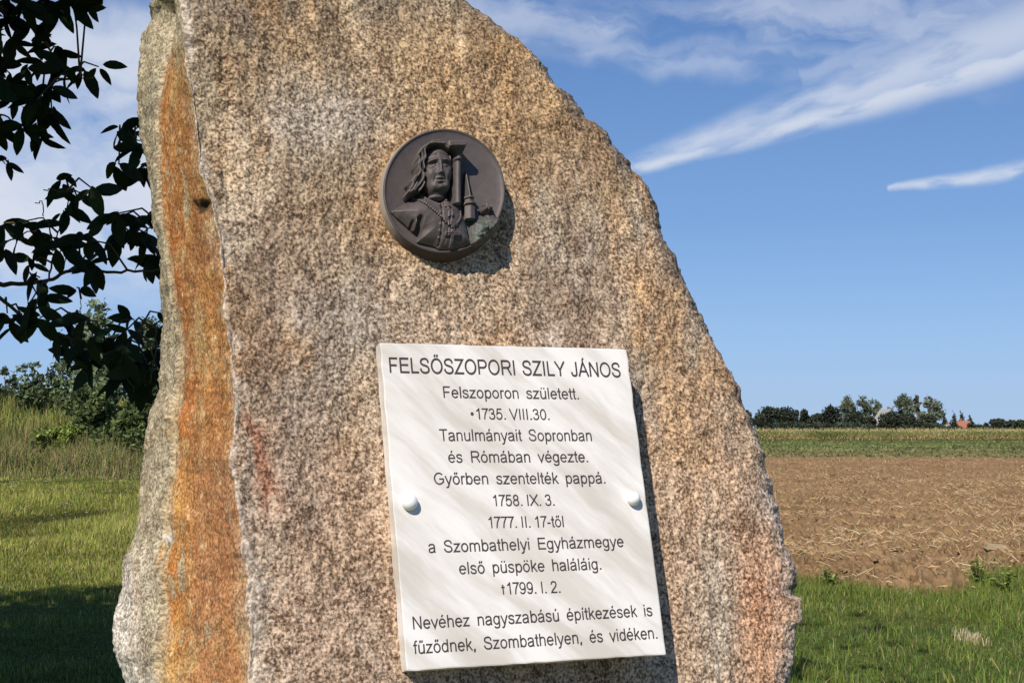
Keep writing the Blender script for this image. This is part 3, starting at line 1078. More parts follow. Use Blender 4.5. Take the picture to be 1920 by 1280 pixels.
    def piece(name, H, parent=disc):
        on = H > fld + 0.002
        Hb = np.where(on, H, 0.0)
        wgt = on.astype(float)
        acc, wt = np.zeros_like(Hb), np.zeros_like(Hb)
        for di in (-2, -1, 0, 1, 2):
            for dj in (-2, -1, 0, 1, 2):
                g_ = math.exp(-(di * di + dj * dj) / 3.2)
                acc += g_ * np.roll(Hb, (di, dj), (0, 1)); wt += g_ * np.roll(wgt, (di, dj), (0, 1))
        H = np.where(on, acc / np.maximum(wt, 1e-6), H)
        # cells with any corner on the piece
        cell = on[:-1, :-1] | on[1:, :-1] | on[:-1, 1:] | on[1:, 1:]
        Hm = np.where(on, H, fld - 0.02)
        used = np.zeros(on.shape, bool)
        used[:-1, :-1] |= cell; used[1:, :-1] |= cell; used[:-1, 1:] |= cell; used[1:, 1:] |= cell
        idx = np.full(on.shape, -1)
        idx[used] = np.arange(used.sum())
        V = place(X[used], Y[used], Hm[used])
        i, j = np.nonzero(cell)
        f = np.stack([idx[i, j], idx[i + 1, j], idx[i + 1, j + 1], idx[i, j + 1]], -1)
        return mk(name, V, [f], MB, parent, True, {'rest': ('FLOAT_VECTOR', np.stack([X[used], Y[used], Hm[used]], -1))}, origin=MO)

    rough = fbm(X * 14, Y * 14, 0, 7, 3)
    # --- bust: cape and shoulders
    cape = [(222, 800), (300, 752), (400, 700), (470, 640), (560, 690), (600, 705), (660, 690), (735, 715), (785, 745), (800, 800), (830, 870), (850, 960),
            (860, 1060), (800, 1085), (700, 1108), (600, 1100), (560, 1075), (430, 1045), (440, 985), (385, 950), (330, 900), (270, 850)]
    d = polymask(cape)
    bust = np.where(d > 0, fld + 0.02 + 0.20 * (1 - np.exp(-np.clip(d, 0, None) / 55.0)), -1.0)
    bust += (d > 0) * (gau(520, 850, 190, 170, 0.07) + gau(430, 800, 60, 90, 0.02, 25))
    bust -= (d > 0) * (seg((385, 900), (375, 960), 14, 0.07) + seg((435, 880), (430, 990), 22, 0.10) + seg((612, 720), (600, 1080), 6, 0.03)
                       + seg((828, 860), (850, 1010), 9, 0.06) + seg((690, 760), (640, 1060), 5, 0.015))
    bust += (d > 0) * (seg((405, 905), (410, 960), 16, 0.03) + seg((455, 690), (590, 770), 9, 0.03) + seg((590, 770), (690, 690), 9, 0.03)) + 0.004 * rough
    # button row and folded collar
    for k in range(6): bust = np.maximum(bust, np.where(ell(596 - k * 1.5, 780 + k * 50, 8, 8) < 1, bust + 0.02, -1))
    bust_o = piece('portrait_bust', np.where(d > 0, bust, -1))
    # --- head
    e_ = ell(572, 500, 124, 205, 3)
    hd = np.where(e_ < 1, 0.255 * np.clip(1 - e_, 0, 1) ** 0.36, -1.0)
    hd = np.where(hd > -0.5, hd + 0.02, -1)
    e_ = ell(582, 606, 100, 92)
    jaw = np.where(e_ < 1, 0.235 * np.clip(1 - e_, 0, 1) ** 0.36, -1.0)
    head = np.maximum(hd, np.where(jaw > -0.5, jaw + 0.02, -1))
    neck = dome(575, 702, 78, 26, 0.16)
    ok = head > -0.5
    f = np.zeros_like(head)
    f += gau(578, 492, 13, 55, 0.052) + gau(578, 538, 23, 15, 0.046) + gau(560, 543, 9, 9, 0.02) + gau(598, 543, 9, 9, 0.02)   # nose
    f += gau(520, 438, 44, 11, 0.050, -10) + gau(632, 434, 36, 10, 0.050, 8)                 # brows
    f -= gau(525, 470, 35, 18, 0.085) + gau(632, 467, 30, 17, 0.085)                         # eye sockets
    f += gau(527, 474, 21, 10, 0.098) + gau(630, 471, 19, 10, 0.098)                           # eyeballs
    f -= gau(527, 476, 17, 3.0, 0.040) + gau(630, 473, 15, 3.0, 0.040)
    f -= gau(522, 492, 26, 5, 0.022, 10) + gau(634, 489, 22, 5, 0.022, -8)                    # bags
    f += gau(500, 540, 32, 34, 0.028) + gau(648, 538, 22, 34, 0.028)                         # cheeks
    f -= gau(540, 575, 5, 30, 0.020, 14) + gau(622, 575, 5, 30, 0.020, -16)       # folds beside the mouth
    f += gau(580, 577, 30, 7, 0.020) + gau(583, 600, 25, 7, 0.022)                           # lips
    f -= gau(582, 588, 32, 4.0, 0.034)
    f -= gau(586, 619, 26, 7, 0.034)
    f += gau(590, 646, 28, 18, 0.030)                                                         # chin
    f += gau(530, 640, 26, 34, 0.030, 20) + gau(640, 636, 20, 32, 0.030, -15)                 # jowls
    f -= seg((545, 672), (630, 676), 7, 0.03)
    f -= seg((470, 392), (560, 384), 6, 0.02) + seg((580, 384), (660, 392), 5, 0.014) + seg((490, 412), (560, 406), 4, 0.010)
    f += gau(560, 350, 90, 26, 0.015)
    head = np.where(ok, head + f, -1)
    head = np.maximum(head, neck)
    piece('head', head, bust_o)
    # --- hair: swept back above, long waves to the shoulder
    hp = [(448, 300), (500, 280), (580, 282), (640, 312), (684, 370), (700, 440), (694, 520), (680, 600), (668, 600), (672, 540), (670, 470), (652, 400), (610, 356), (540, 342),
          (482, 362), (466, 430), (470, 520), (462, 580), (452, 650), (425, 672), (395, 690), (345, 704), (328, 670), (352, 632), (345, 600), (378, 560), (402, 500), (396, 420), (412, 350)]
    dh_ = polymask(hp)
    wav = np.sin((ZX * 1.0 - 0.28 * ZY) / 8.5 + 1.7 * np.sin(ZY / 36.0)) + 0.6 * np.sin(ZY / 21.0 + ZX / 40.0)
    wob = dh_ + 7 * np.sin(ZY / 17.0 + ZX / 31.0)
    hh_ = np.interp(ZY, [280, 340, 420, 560, 700], [0.25, 0.25, 0.23, 0.21, 0.17])
    hair = np.where(wob > 0, fld * 0.4 + hh_ * (1 - np.exp(-np.clip(wob, 0, None) / 14.0)) + 0.025 + 0.008 * wav * smooth(wob / 10), -1.0)
    locks = [[(450, 330), (428, 370), (440, 420), (418, 470), (430, 520)], [(480, 318), (452, 360), (462, 410), (446, 450), (456, 500)], [(425, 350), (404, 400), (414, 440), (398, 480)],
             [(410, 480), (420, 530), (392, 570), (372, 610), (350, 640)], [(440, 520), (448, 570), (428, 610), (404, 640), (382, 670)], [(455, 540), (462, 590), (444, 640), (420, 668)],
             [(385, 560), (362, 596), (372, 624), (345, 660)], [(400, 610), (380, 650), (352, 680), (334, 678)], [(505, 296), (560, 290), (620, 308), (660, 345)], [(495, 312), (550, 306), (600, 318), (640, 350)]]
    for lk in locks:
        q_ = spl(*lk, n=5)
        for a_, b_ in zip(q_[:-1], q_[1:]):
            hair = np.where(hair > -0.5, np.maximum(hair, np.where(seg(a_, b_, 11, 1.0) > 0, fld * 0.4 + hh_ + 0.035 + seg(a_, b_, 11, 0.05), -1)), hair)
    # a skull cap line over the brow
    capb = seg((462, 322), (600, 316), 11, 0.03)
    hair = np.where(hair > -0.5, hair + capb, hair)
    piece('hair', hair, bust_o)
    # --- chain with its cross
    ch = np.full(head.shape, -1.0)
    pts = []
    for P in ([(405, 700), (450, 745), (510, 800), (560, 840), (600, 885), (640, 925)], [(778, 745), (778, 800), (768, 860), (735, 915), (690, 945)],
              [(655, 700), (650, 770), (670, 840), (685, 910)]):
        P = np.array(P, float)
        dd = np.r_[0, np.cumsum(np.hypot(*np.diff(P, axis=0).T))]
        for s_ in np.arange(0, dd[-1], 21): pts.append((np.interp(s_, dd, P[:, 0]), np.interp(s_, dd, P[:, 1])))
    base = np.where(d > 0, bust, 0)
    for k, (a, b2) in enumerate(pts):
        e = ell(a, b2, 12, 11)
        ch = np.maximum(ch, np.where(e < 1, base + 0.045 * np.sqrt(np.clip(1 - e, 0, 1)), -1))
    for (a, b2, w_, h_) in ((690, 925, 40, 18), (690, 925, 16, 36), (690, 1005, 62, 12), (690, 1035, 13, 62), (655, 760, 22, 24), (672, 850, 20, 22)):
        mk_ = (np.abs(ZX - a) < w_) & (np.abs(ZY - b2) < h_)
        ch = np.maximum(ch, np.where(mk_, base + 0.04 + 0.01 * rough, -1))
    piece('pectoral_chain', ch, bust_o)
    # --- column
    co = np.full(head.shape, -1.0)
    cxl, rw = 718, 66

    def shaft(cx, r, y0, y1, h):
        m_ = (np.abs(ZX - cx) < r) & (ZY > y0) & (ZY < y1)
        return np.where(m_, h * np.sqrt(np.clip(1 - ((ZX - cx) / r) ** 2, 0, 1)) + fld, -1)
    co = np.maximum(co, shaft(736, 47, 330, 760, 0.27))
    co = np.maximum(co, shaft(734, 53, 398, 422, 0.31))
    co = np.maximum(co, shaft(730, 58, 340, 364, 0.33))
    m_ = (ZX > 640) & (ZX < 780) & (ZY > 294) & (ZY < 338)
    co = np.maximum(co, np.where(m_, 0.34, -1))
    m_ = (ZX > 666) & (ZX < 776) & (ZY > 338) & (ZY < 352)
    co = np.maximum(co, np.where(m_, 0.30, -1))
    piece('column', co)
    # --- church spire and tower
    sp_ = np.full(head.shape, -1.0)
    t_ = np.clip((ZY - 478) / 210, 0, 1)
    half = 4 + 32 * t_
    m_ = (ZY > 478) & (ZY < 690) & (np.abs(ZX - (826 + 14 * t_)) < half)
    sp_ = np.maximum(sp_, np.where(m_, fld + 0.05 + 0.16 * (1 - np.abs(ZX - (826 + 14 * t_)) / half) * (0.4 + 0.6 * t_), -1))
    for (x0, x1, y0, y1, h) in ((806, 880, 686, 704, 0.20), (812, 874, 704, 735, 0.17), (802, 890, 735, 756, 0.22), (810, 884, 756, 870, 0.18)):
        m_ = (ZX > x0) & (ZX < x1) & (ZY > y0) & (ZY < y1)
        sp_ = np.maximum(sp_, np.where(m_, fld + h - 0.0009 * np.abs(ZX - 0.5 * (x0 + x1)), -1))
    piece('church_spire', sp_)
    # --- coat of arms on a bank, lower right
    ar = [(872, 868), (930, 850), (1000, 815), (1050, 830), (1098, 860), (1085, 915), (1050, 975), (990, 1040), (900, 1080), (858, 1060), (850, 960)]
    d2 = polymask(ar)
    arm = np.where(d2 > 0, fld + 0.02 + 0.13 * (1 - np.exp(-np.clip(d2, 0, None) / 40.0)) + 0.012 * fbm(X * 20, Y * 20, 0, 17, 3), -1)
    for (a, b2, r1, r2, h, g_) in ((985, 745, 26, 20, 0.12, 0), (960, 785, 22, 28, 0.12, 20), (1015, 775, 22, 26, 0.12, -20), (990, 790, 30, 36, 0.13, 0), (1000, 945, 60, 42, 0.05, -25), (960, 950, 18, 18, 0.06, 0), (1010, 950, 18, 20, 0.06, 0),
                                   (925, 1000, 24, 16, 0.05, 0), (1050, 900, 20, 26, 0.05, 0)):
        e = ell(a, b2, r1, r2, g_)
        arm = np.maximum(arm, np.where(e < 1, np.maximum(arm, fld) + h * np.sqrt(np.clip(1 - e, 0, 1)) * 1.0, -1))
    arm -= (arm > -0.5) * (seg((905, 862), (1000, 818), 5, 0.02))
    piece('coat_of_arms', arm)


build_medallion()


# ------------------------------------------------------------------ terrain
def terrain(X, Y):
    X = np.asarray(X, float); Y = np.asarray(Y, float)
    bank = 2.0 * smooth((Y - 46) / 14) * smooth((-X - 3) / 8) * smooth((400 - Y) / 200)
    rise = 0.7 * smooth((Y - 190) / 220)
    un = 0.05 * fbm(X / 6, Y / 6, 0, 15, 3) * smooth((np.hypot(X, Y) - 4) / 6)
    return bank + rise + un * smooth((70 - Y) / 40)


def build_ground():
    rads = np.concatenate([[0.3], np.geomspace(0.8, 4000, 230)])
    th = np.linspace(0, 2 * math.pi, 480, endpoint=False)
    X = rads[:, None] * np.cos(th); Y = rads[:, None] * np.sin(th)
    Z = terrain(X, Y)
    V = np.stack([X, Y, Z], -1).reshape(-1, 3)
    V = np.concatenate([V, [[0, 0, 0]]])
    n = 480
    j = np.arange(n)
    cap = np.stack([np.full(n, len(V) - 1), j, (j + 1) % n], -1)
    c = np.broadcast_to(np.array([0.095, 0.118, 0.028]), X.shape + (3,)).copy()
    far = smooth((Y - 60) / 40)[..., None] * (X > -8)[..., None]
    c = c * (1 - far) + np.array([0.105, 0.118, 0.048]) * far
    mz = smooth((Y - 200) / 10)[..., None]
    c = c * (1 - mz) + np.array([0.14, 0.135, 0.05]) * mz
    m, b, o = new_mat('ground_turf')
    t = objco()
    n1 = noise(t, 0.9, 6, 0.65)
    n2 = noise(t, 14, 5, 0.7)
    k = mixc(n1.sstep(0.3, 0.7), (0.65, 0.7, 0.7), (1.4, 1.25, 1.15))
    k2 = mixc(n2.sstep(0.3, 0.7), (0.5, 0.5, 0.5), (1.5, 1.5, 1.5))
    setc(b, mixc(1.0, mixc(1.0, attr('col'), k, 'MULTIPLY'), k2, 'MULTIPLY'))
    b.inputs['Roughness'].default_value = 1.0
    b.inputs['Specular IOR Level'].default_value = 0.05
    bump(b, n2, 0.8, 0.05)
    colv = np.concatenate([c.reshape(-1, 3), [[0.05, 0.075, 0.02]]])
    o = mk('ground', V, [grid_faces(len(rads), n, True), cap], m, None, True, {'col': ('FLOAT_COLOR', colv)})
    tag(o, kind='structure')


build_ground()


def field_front(X):
    """depth of the ragged near edge of the ploughed field"""
    return np.interp(X, [0, 2.4, 3.1, 3.6, 3.9, 4.4, 4.9, 5.6, 7, 9], [15.6, 15.2, 14.7, 13.4, 13.0, 13.4, 14.6, 14.9, 14.2, 14.4]) + 0.35 * fbm(np.asarray(X) * 1.6, 0.3, 0, 77, 3)


FAR_EDGE = 77.0


def field_side(Y):
    """left border of the ploughed field"""
    return 0.6 + 0.018 * np.asarray(Y) + 0.3 * fbm(np.asarray(Y) * 0.4, 0.7, 0, 87, 3)


def build_field():
    nr_, nc_ = 900, 640
    Yr = np.geomspace(11.3, 84, nr_)
    tc_ = np.linspace(0.0, 0.60, nc_)
    X = Yr[:, None] * tc_[None, :]
    Y = np.repeat(Yr[:, None], nc_, 1)
    wx = 0.12 * fbm(X * 3, Y * 3, 0, 161, 3); wy = 0.16 * fbm(X * 3, Y * 3, 0, 171, 3)
    n_a = fbm(X * 1.6, Y * 1.6, 0, 101, 2)
    n_b = vn((X + wx) * 5.5, (Y + wy) * 5.5, 0, 111)
    n_c = vn((X + wx) * 12, (Y + wy) * 12, 0, 121)
    n_d = vn(X * 28, Y * 28, 0, 131)
    rid = (1 - np.abs(n_b)) ** 2
    z = 0.06 * n_a + 0.085 * (rid - 0.4) + 0.065 * n_c + 0.022 * n_d
    z = np.maximum(z, -0.07 + 0.02 * n_c) - 0.22 * np.clip(vn(X * 8, Y * 5, 0, 151) - 0.40, 0, 1)
    # edges dive below the turf
    e = smooth((Y - field_front(X) + 0.5) / 1.2) * smooth((FAR_EDGE + 2.5 * fbm(X / 9, 0.2, 0, 141, 3) - Y) / 3.0)
    e = e * smooth((X - field_side(Y)) / 0.7)
    z = terrain(X, Y) + (z + 0.075) * e - 0.09 * (1 - e)
    m, b, o = new_mat('ploughed_soil')
    t = objco()
    n1 = noise(t, 0.5, 5, 0.6)
    n2 = noise(t, 9, 6, 0.7)
    c = mixc(n1.sstep(0.3, 0.7), (0.225, 0.138, 0.066), (0.305, 0.195, 0.100))
    c = mixc(n2.sstep(0.42, 0.72) * 0.6, c, (0.34, 0.22, 0.11))
    c = mixc(noise(t, 3.2, 5, 0.65).sstep(0.54, 0.70) * 0.65, c, (0.125, 0.076, 0.038))
    c = mixc(noise(t, 23, 4, 0.7).sstep(0.62, 0.74) * 0.6, c, (0.42, 0.31, 0.17))
    setc(b, c)
    b.inputs['Roughness'].default_value = 1.0
    b.inputs['Specular IOR Level'].default_value = 0.05
    bump(b, noise(t, 32, 4, 0.7), 0.7, 0.03)
    o = mk('ploughed_field', np.stack([X, Y, z], -1).reshape(-1, 3), [grid_faces(nr_, nc_)], m, None, True)
    tag(o, kind='structure')


build_field()


# ------------------------------------------------------------------ blades, stalks and straw
def blades(X, Y, h, w, col, lean=0.5, z=None, curl=0.6, seed=0):
    r = np.random.default_rng(seed + 1000)
    n = len(X)
    Z = terrain(X, Y) if z is None else z
    base = np.stack([X, Y, Z - 0.01], -1)
    a = r.uniform(0, 2 * math.pi, n)
    side = np.stack([np.cos(a), np.sin(a), np.zeros(n)], -1) * (w / 2)[:, None]
    b = r.uniform(0, 2 * math.pi, n)
    ln = np.abs(r.normal(0, lean, n))
    dirh = np.stack([np.cos(b), np.sin(b), np.zeros(n)], -1)
    up = np.array([0, 0, 1.0])
    mid = base + (up * 0.55 + dirh * (ln * 0.25)[:, None]) * h[:, None]
    tip = base + (up * (1 - 0.25 * np.minimum(ln, 1.5))[:, None] + dirh * (ln * 0.8)[:, None]) * h[:, None]
    V = np.stack([base - side, base + side, mid - side * 0.75, mid + side * 0.75, tip], 1).reshape(-1, 3)
    o = np.arange(n)[:, None] * 5
    return V, [o + np.array([[0, 1, 3, 2]]), o + np.array([[2, 3, 4]])], np.repeat(col, 5, 0)


def vary(base, n, r, v=0.25, alt=None, pa=0.2):
    c = np.asarray(base, float) * (1 + r.normal(0, v, (n, 1))) * (1 + r.normal(0, 0.08, (n, 3)))
    if alt is not None:
        m = r.random(n) < pa
        c[m] = np.asarray(alt) * (1 + r.normal(0, v, (m.sum(), 1)))
    return np.clip(c, 0.008, 0.8)


def fan(n, y0, y1, t0, t1, r, power=0.0):
    u = r.random(n)
    Y = 1 / (1 / y0 + u * (1 / y1 - 1 / y0)) if power else np.exp(np.log(y0) + u * (np.log(y1) - np.log(y0)))
    return Y * r.uniform(t0, t1, n), Y


def build_grass():
    r = np.random.default_rng(21)
    packs = []
    # lawn round the stone, both sides (short)
    X, Y = fan(230000, 6.5, 17, -0.52, 0.56, r)
    keep = (Y < field_front(X) - 0.5 + 1.5 * r.random(len(X)) ** 2) | (X < 0.2)
    keep &= ~((np.abs(X) < 1.4) & (Y < 11) & (r.random(len(X)) < 0.6))
    X, Y = X[keep], Y[keep]
    n = len(X)
    patch = fbm(X * 1.3, Y * 1.3, 0, 9, 3)
    near_edge = smooth((Y - field_front(X) + 2.2) / 1.8) * (X > 0)
    h = r.uniform(0.025, 0.062, n) * (1 + 0.35 * patch) * (1 + 0.9 * near_edge)
    w = r.uniform(0.004, 0.0075, n)
    c = vary((0.155, 0.205, 0.040), n, r, 0.30, (0.32, 0.28, 0.11), 0.13) * (1 + 0.25 * patch[:, None])
    lawn_shade = (smooth((11.9 + 0.8 * patch - Y) / 1.6) * (X > 0))[:, None]  # right lawn deeper green than its edge, with tree shade painted in
    c = c * (1 - lawn_shade) + vary((0.118, 0.178, 0.042), n, r, 0.30, (0.26, 0.26, 0.12), 0.07) * lawn_shade
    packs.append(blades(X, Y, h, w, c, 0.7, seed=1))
    # lusher rim along the edge of the field
    X = r.uniform(0.5, 8.5, 26000)
    Y = field_front(X) + r.normal(-0.45, 0.75, len(X))
    n = len(X)
    dens = fbm(X * 1.7, Y * 0.8, 0, 29, 3)
    k = dens > -0.35
    X, Y, n, dens = X[k], Y[k], k.sum(), dens[k]
    packs.append(blades(X, Y, r.uniform(0.05, 0.14, n) * (1 + 0.5 * dens), r.uniform(0.005, 0.010, n),
                        vary((0.165, 0.215, 0.040), n, r, 0.25, (0.30, 0.26, 0.11), 0.10), 0.7, seed=2))
    # scattered taller tufts
    for q in range(260):
        t0 = r.uniform(0.16, 0.50)
        Y0 = math.exp(r.uniform(math.log(8.2), math.log(14.6)))
        X0 = t0 * Y0
        if Y0 > field_front(X0) + 0.3: continue
        m_ = r.integers(14, 46)
        X = X0 + r.normal(0, 0.045, m_); Y = Y0 + r.normal(0, 0.06, m_)
        tone = r.uniform(0.75, 1.35)
        packs.append(blades(X, Y, r.uniform(0.06, 0.17, m_) * r.uniform(0.6, 1.15), r.uniform(0.004, 0.009, m_),
                            vary((0.165 * tone, 0.215 * tone, 0.048), m_, r, 0.25, (0.36, 0.31, 0.13), 0.15), 0.8, seed=100 + q))
    # longer meadow grass on the left
    X, Y = fan(250000, 13, 46, -0.56, 0.10, r)
    k = (X < field_side(Y) + 0.25 * r.normal(0, 1, len(X))) | (Y < 13.5)
    X, Y = X[k], Y[k]
    n = len(X)
    p = fbm(X * 0.5, Y * 0.5, 0, 39, 3)
    far = smooth((Y - 13) / 15)
    h = r.uniform(0.05, 0.13, n) * (1 + 0.8 * np.clip(p, -0.6, 1)) * (0.6 + 1.0 * far) * (1 - 0.55 * smooth((Y - 38) / 4))
    c = vary((0.235, 0.255, 0.048), n, r, 0.26, (0.38, 0.32, 0.13), 0.22)
    c *= (1 + 0.45 * p)[:, None]
    dark = p < -0.45
    c[dark] *= 0.75
    packs.append(blades(X, Y, h, r.uniform(0.006, 0.012, n) * (0.6 + Y / 28), c, 0.6, seed=3))
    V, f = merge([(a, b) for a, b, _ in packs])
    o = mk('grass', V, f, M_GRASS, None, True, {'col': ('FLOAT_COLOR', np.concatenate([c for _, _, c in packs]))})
    tag(o, 'short green lawn grass growing round the stone and across the meadow', 'grass', kind='stuff')

    # tall dry grass behind the path (left)
    packs = []
    X = r.uniform(-32, -2, 82000)
    Y = 45.0 + 8.5 * r.random(len(X)) ** 0.8
    p = fbm(X * 0.55, Y * 0.45, 0, 49, 4)
    k = p + r.normal(0, 0.4, len(X)) > -0.25
    X, Y, p = X[k], Y[k], p[k]
    n = len(X)
    packs.append(blades(X, Y, r.uniform(0.25, 0.95, n) * (1 + 0.75 * np.clip(p, -0.8, 1)) * (0.35 + 0.65 * smooth((Y - 44.8) / 3)), r.uniform(0.012, 0.026, n),
                        vary((0.30, 0.235, 0.118), n, r, 0.25, (0.20, 0.23, 0.065), 0.55), 0.8, seed=4))
    V, f = merge([(a, b) for a, b, _ in packs])
    tag(mk('dry_grass', V, f, M_DRY, None, True, {'col': ('FLOAT_COLOR', packs[0][2])}),
        'tall brownish dry grass standing behind the narrow path', 'grass', kind='stuff')
    # green weeds on the bank behind it
    X = r.uniform(-42, -2, 68000)
    Y = r.uniform(53, 76, len(X))
    n = len(X)
    p = fbm(X * 0.35, Y * 0.3, 0, 59, 3)
    hh = r.uniform(0.6, 1.35, n) * (1 + 0.3 * p)
    c = vary((0.23, 0.265, 0.062), n, r, 0.28, (0.42, 0.34, 0.14), 0.2)
    a1 = blades(X, Y, hh, r.uniform(0.02, 0.05, n), c, 0.5, seed=5)
    o = mk('tall_weeds', a1[0], a1[1], M_VEG, None, True, {'col': ('FLOAT_COLOR', a1[2])})
    tag(o, 'yellow green tall weeds covering the bank on the horizon', 'weeds', kind='stuff')
    # rough green strip beyond the field
    X, Y = fan(52000, 74, 207, -0.10, 0.60, r, 1)
    n = len(X)
    p = fbm(X * 0.06, Y * 0.12, 0, 69, 4)
    k = Y > FAR_EDGE - 1 + 3 * fbm(X / 9, 0.2, 0, 141, 3)
    X, Y, p = X[k], Y[k], p[k]
    n = len(X)
    h = r.uniform(0.08, 0.20, n) * (1 + 0.5 * p)
    c = vary((0.155, 0.185, 0.060), n, r, 0.16, (0.26, 0.23, 0.10), 0.2) * (1 + 0.35 * p[:, None])
    ylw = smooth((118 - Y) / 34)[:, None] * 0.75
    c = c * (1 - ylw) + np.array([0.26, 0.215, 0.10]) * ylw * r.uniform(0.8, 1.2, (n, 1))
    a1 = blades(X, Y, h, r.uniform(0.12, 0.3, n), c, 0.8, seed=6)
    o = mk('rough_grass', a1[0], a1[1], M_GRASS, None, True, {'col': ('FLOAT_COLOR', a1[2])})
    tag(o, 'strip of rough green grass between the ploughed soil and the maize', 'grass', kind='stuff')


build_grass()


def build_straw():
    r = np.random.default_rng(33)
    X, Y = fan(48000, 12.6, 72, 0.03, 0.56, r)
    cl = fbm(X * 0.8, Y * 0.8, 0, 79, 3)
    k = (X > field_side(Y) + 0.3) & (cl + r.normal(0, 0.5, len(X)) > 0.15) & (Y > field_front(X) - 0.2)
    X, Y = X[k], Y[k]
    n = len(X)
    ln = 0.03 + 0.16 * r.random(n) ** 2
    a = r.uniform(0, math.pi, n)
    tilt = r.normal(0.25, 0.38, n)
    d = np.stack([np.cos(a) * np.cos(tilt), np.sin(a) * np.cos(tilt), np.abs(np.sin(tilt))], -1) * ln[:, None]
    s = np.stack([-np.sin(a), np.cos(a), np.zeros(n)], -1) * (r.uniform(0.0014, 0.0032, n) * (0.6 + Y / 30))[:, None]
    u = np.array([0, 0, 1.0]) * 0.005
    base = np.stack([X, Y, terrain(X, Y) + 0.075 + 0.045 + r.uniform(-0.03, 0.03, n)], -1)
    bend = np.array([0, 0, 1.0]) * (r.normal(0, 0.004, n))[:, None]
    V = np.stack([base - s, base + s, base + d * 0.5 + s + bend, base + d * 0.5 - s + bend, base + d + s * 0.6, base + d - s * 0.6,
                  base + u * 1.2, base + d * 0.5 + bend + u * 1.2, base + d + u], 1).reshape(-1, 3)
    o = np.arange(n)[:, None] * 9
    f = np.concatenate([o + np.array([[0, 6, 7, 3]]), o + np.array([[6, 1, 2, 7]]), o + np.array([[3, 7, 8, 5]]), o + np.array([[7, 2, 4, 8]])])
    c = np.repeat(vary((0.50, 0.36, 0.20), n, r, 0.3), 9, 0)
    ob = mk('straw', V, [f], M_DRY, None, False, {'col': ('FLOAT_COLOR', c)})
    tag(ob, 'pale straw scattered over the brown ploughed soil', 'straw', kind='stuff')


build_straw()


def build_clods():
    r = np.random.default_rng(91)
    X, Y = fan(15000, 12.9, 60, 0.04, 0.56, r)
    k = Y > field_front(X) + 0.35 + 0.5 * r.random(len(X))
    k &= X > field_side(Y) + 0.4
    X, Y = X[k], Y[k]
    n = len(X)
    a = np.linspace(0, 2 * math.pi, 7, endpoint=False)
    rings = [(0.0, 1.0, 1), (0.55, 0.80, 7), (1.0, 0.15, 7), (0.8, -0.5, 7)]
    U = np.concatenate([[[0, 0, 1.0]]] + [np.stack([rr * np.cos(a + 0.4 * i), rr * np.sin(a + 0.4 * i), np.full(7, h)], -1) for i, (rr, h, _) in enumerate(rings[1:])])
    tri = np.array([(0, 1 + i, 1 + (i + 1) % 7) for i in range(7)])
    qd = np.concatenate([[(1 + 7 * b + i, 8 + 7 * b + i, 8 + 7 * b + (i + 1) % 7, 1 + 7 * b + (i + 1) % 7) for i in range(7)] for b in range(2)])
    S = 0.010 + 0.040 * r.random(n) ** 3
    S = S * (0.8 + Y / 45)
    J = 1 + 0.16 * r.normal(0, 1, (n, len(U), 1)).clip(-2, 2)
    sc_ = np.stack([r.uniform(0.8, 1.5, n), r.uniform(0.8, 1.4, n), r.uniform(0.55, 0.95, n)], -1)
    V = U[None] * J * sc_[:, None] * S[:, None, None] + np.stack([X, Y, terrain(X, Y) + 0.085 + r.uniform(-0.02, 0.03, n)], -1)[:, None]
    o = np.arange(n)[:, None, None] * len(U)
    c = np.repeat(np.array([0.245, 0.152, 0.074]) * np.clip(1 + r.normal(0, 0.18, (n, 1)), 0.5, 1.5), len(U), 0)
    ob = mk('soil_clods', V.reshape(-1, 3), [(o + tri[None]).reshape(-1, 3), (o + qd[None]).reshape(-1, 4)], M_DRY, None, True, {'col': ('FLOAT_COLOR', c)})
    tag(ob, 'broken clods of brown soil lying over the ploughed field', 'soil clods', kind='stuff')


build_clods()


def build_path():
    px = np.array([-420, -200, 0, 70, 135, 200, 300, 420, 560], float)
    py = np.array([930, 917, 905, 897.5, 890, 885.5, 881, 878, 876], float)
    r_ = ray(px, py)
    g = CAM + r_ * (CAMH / -r_[:, 2])[:, None]
    xs = np.linspace(g[0, 0], g[-1, 0], 160)
    t = np.linspace(0, 1, len(g)); tt = np.linspace(0, 1, 160)
    xs = np.interp(tt, t, g[:, 0]); yc = np.interp(tt, t, g[:, 1])
    V = []
    w = 0.30 + 0.10 * np.sin(tt * 90) + 0.08 * np.sin(tt * 37)
    for k in (-1, -0.4, 0.4, 1):
        Y = yc + k * w
        V.append(np.stack([xs, Y, terrain(xs, Y) + 0.035 + (0.02 if abs(k) < 0.5 else -0.015)], -1))
    V = np.stack(V, 0).reshape(-1, 3)
    o = mk('path', V, [grid_faces(4, len(xs))], plain('path_dust', (0.30, 0.275, 0.16), 1.0, 0.25, 2.5, 0.05), None, True)
    tag(o, kind='structure')


build_path()


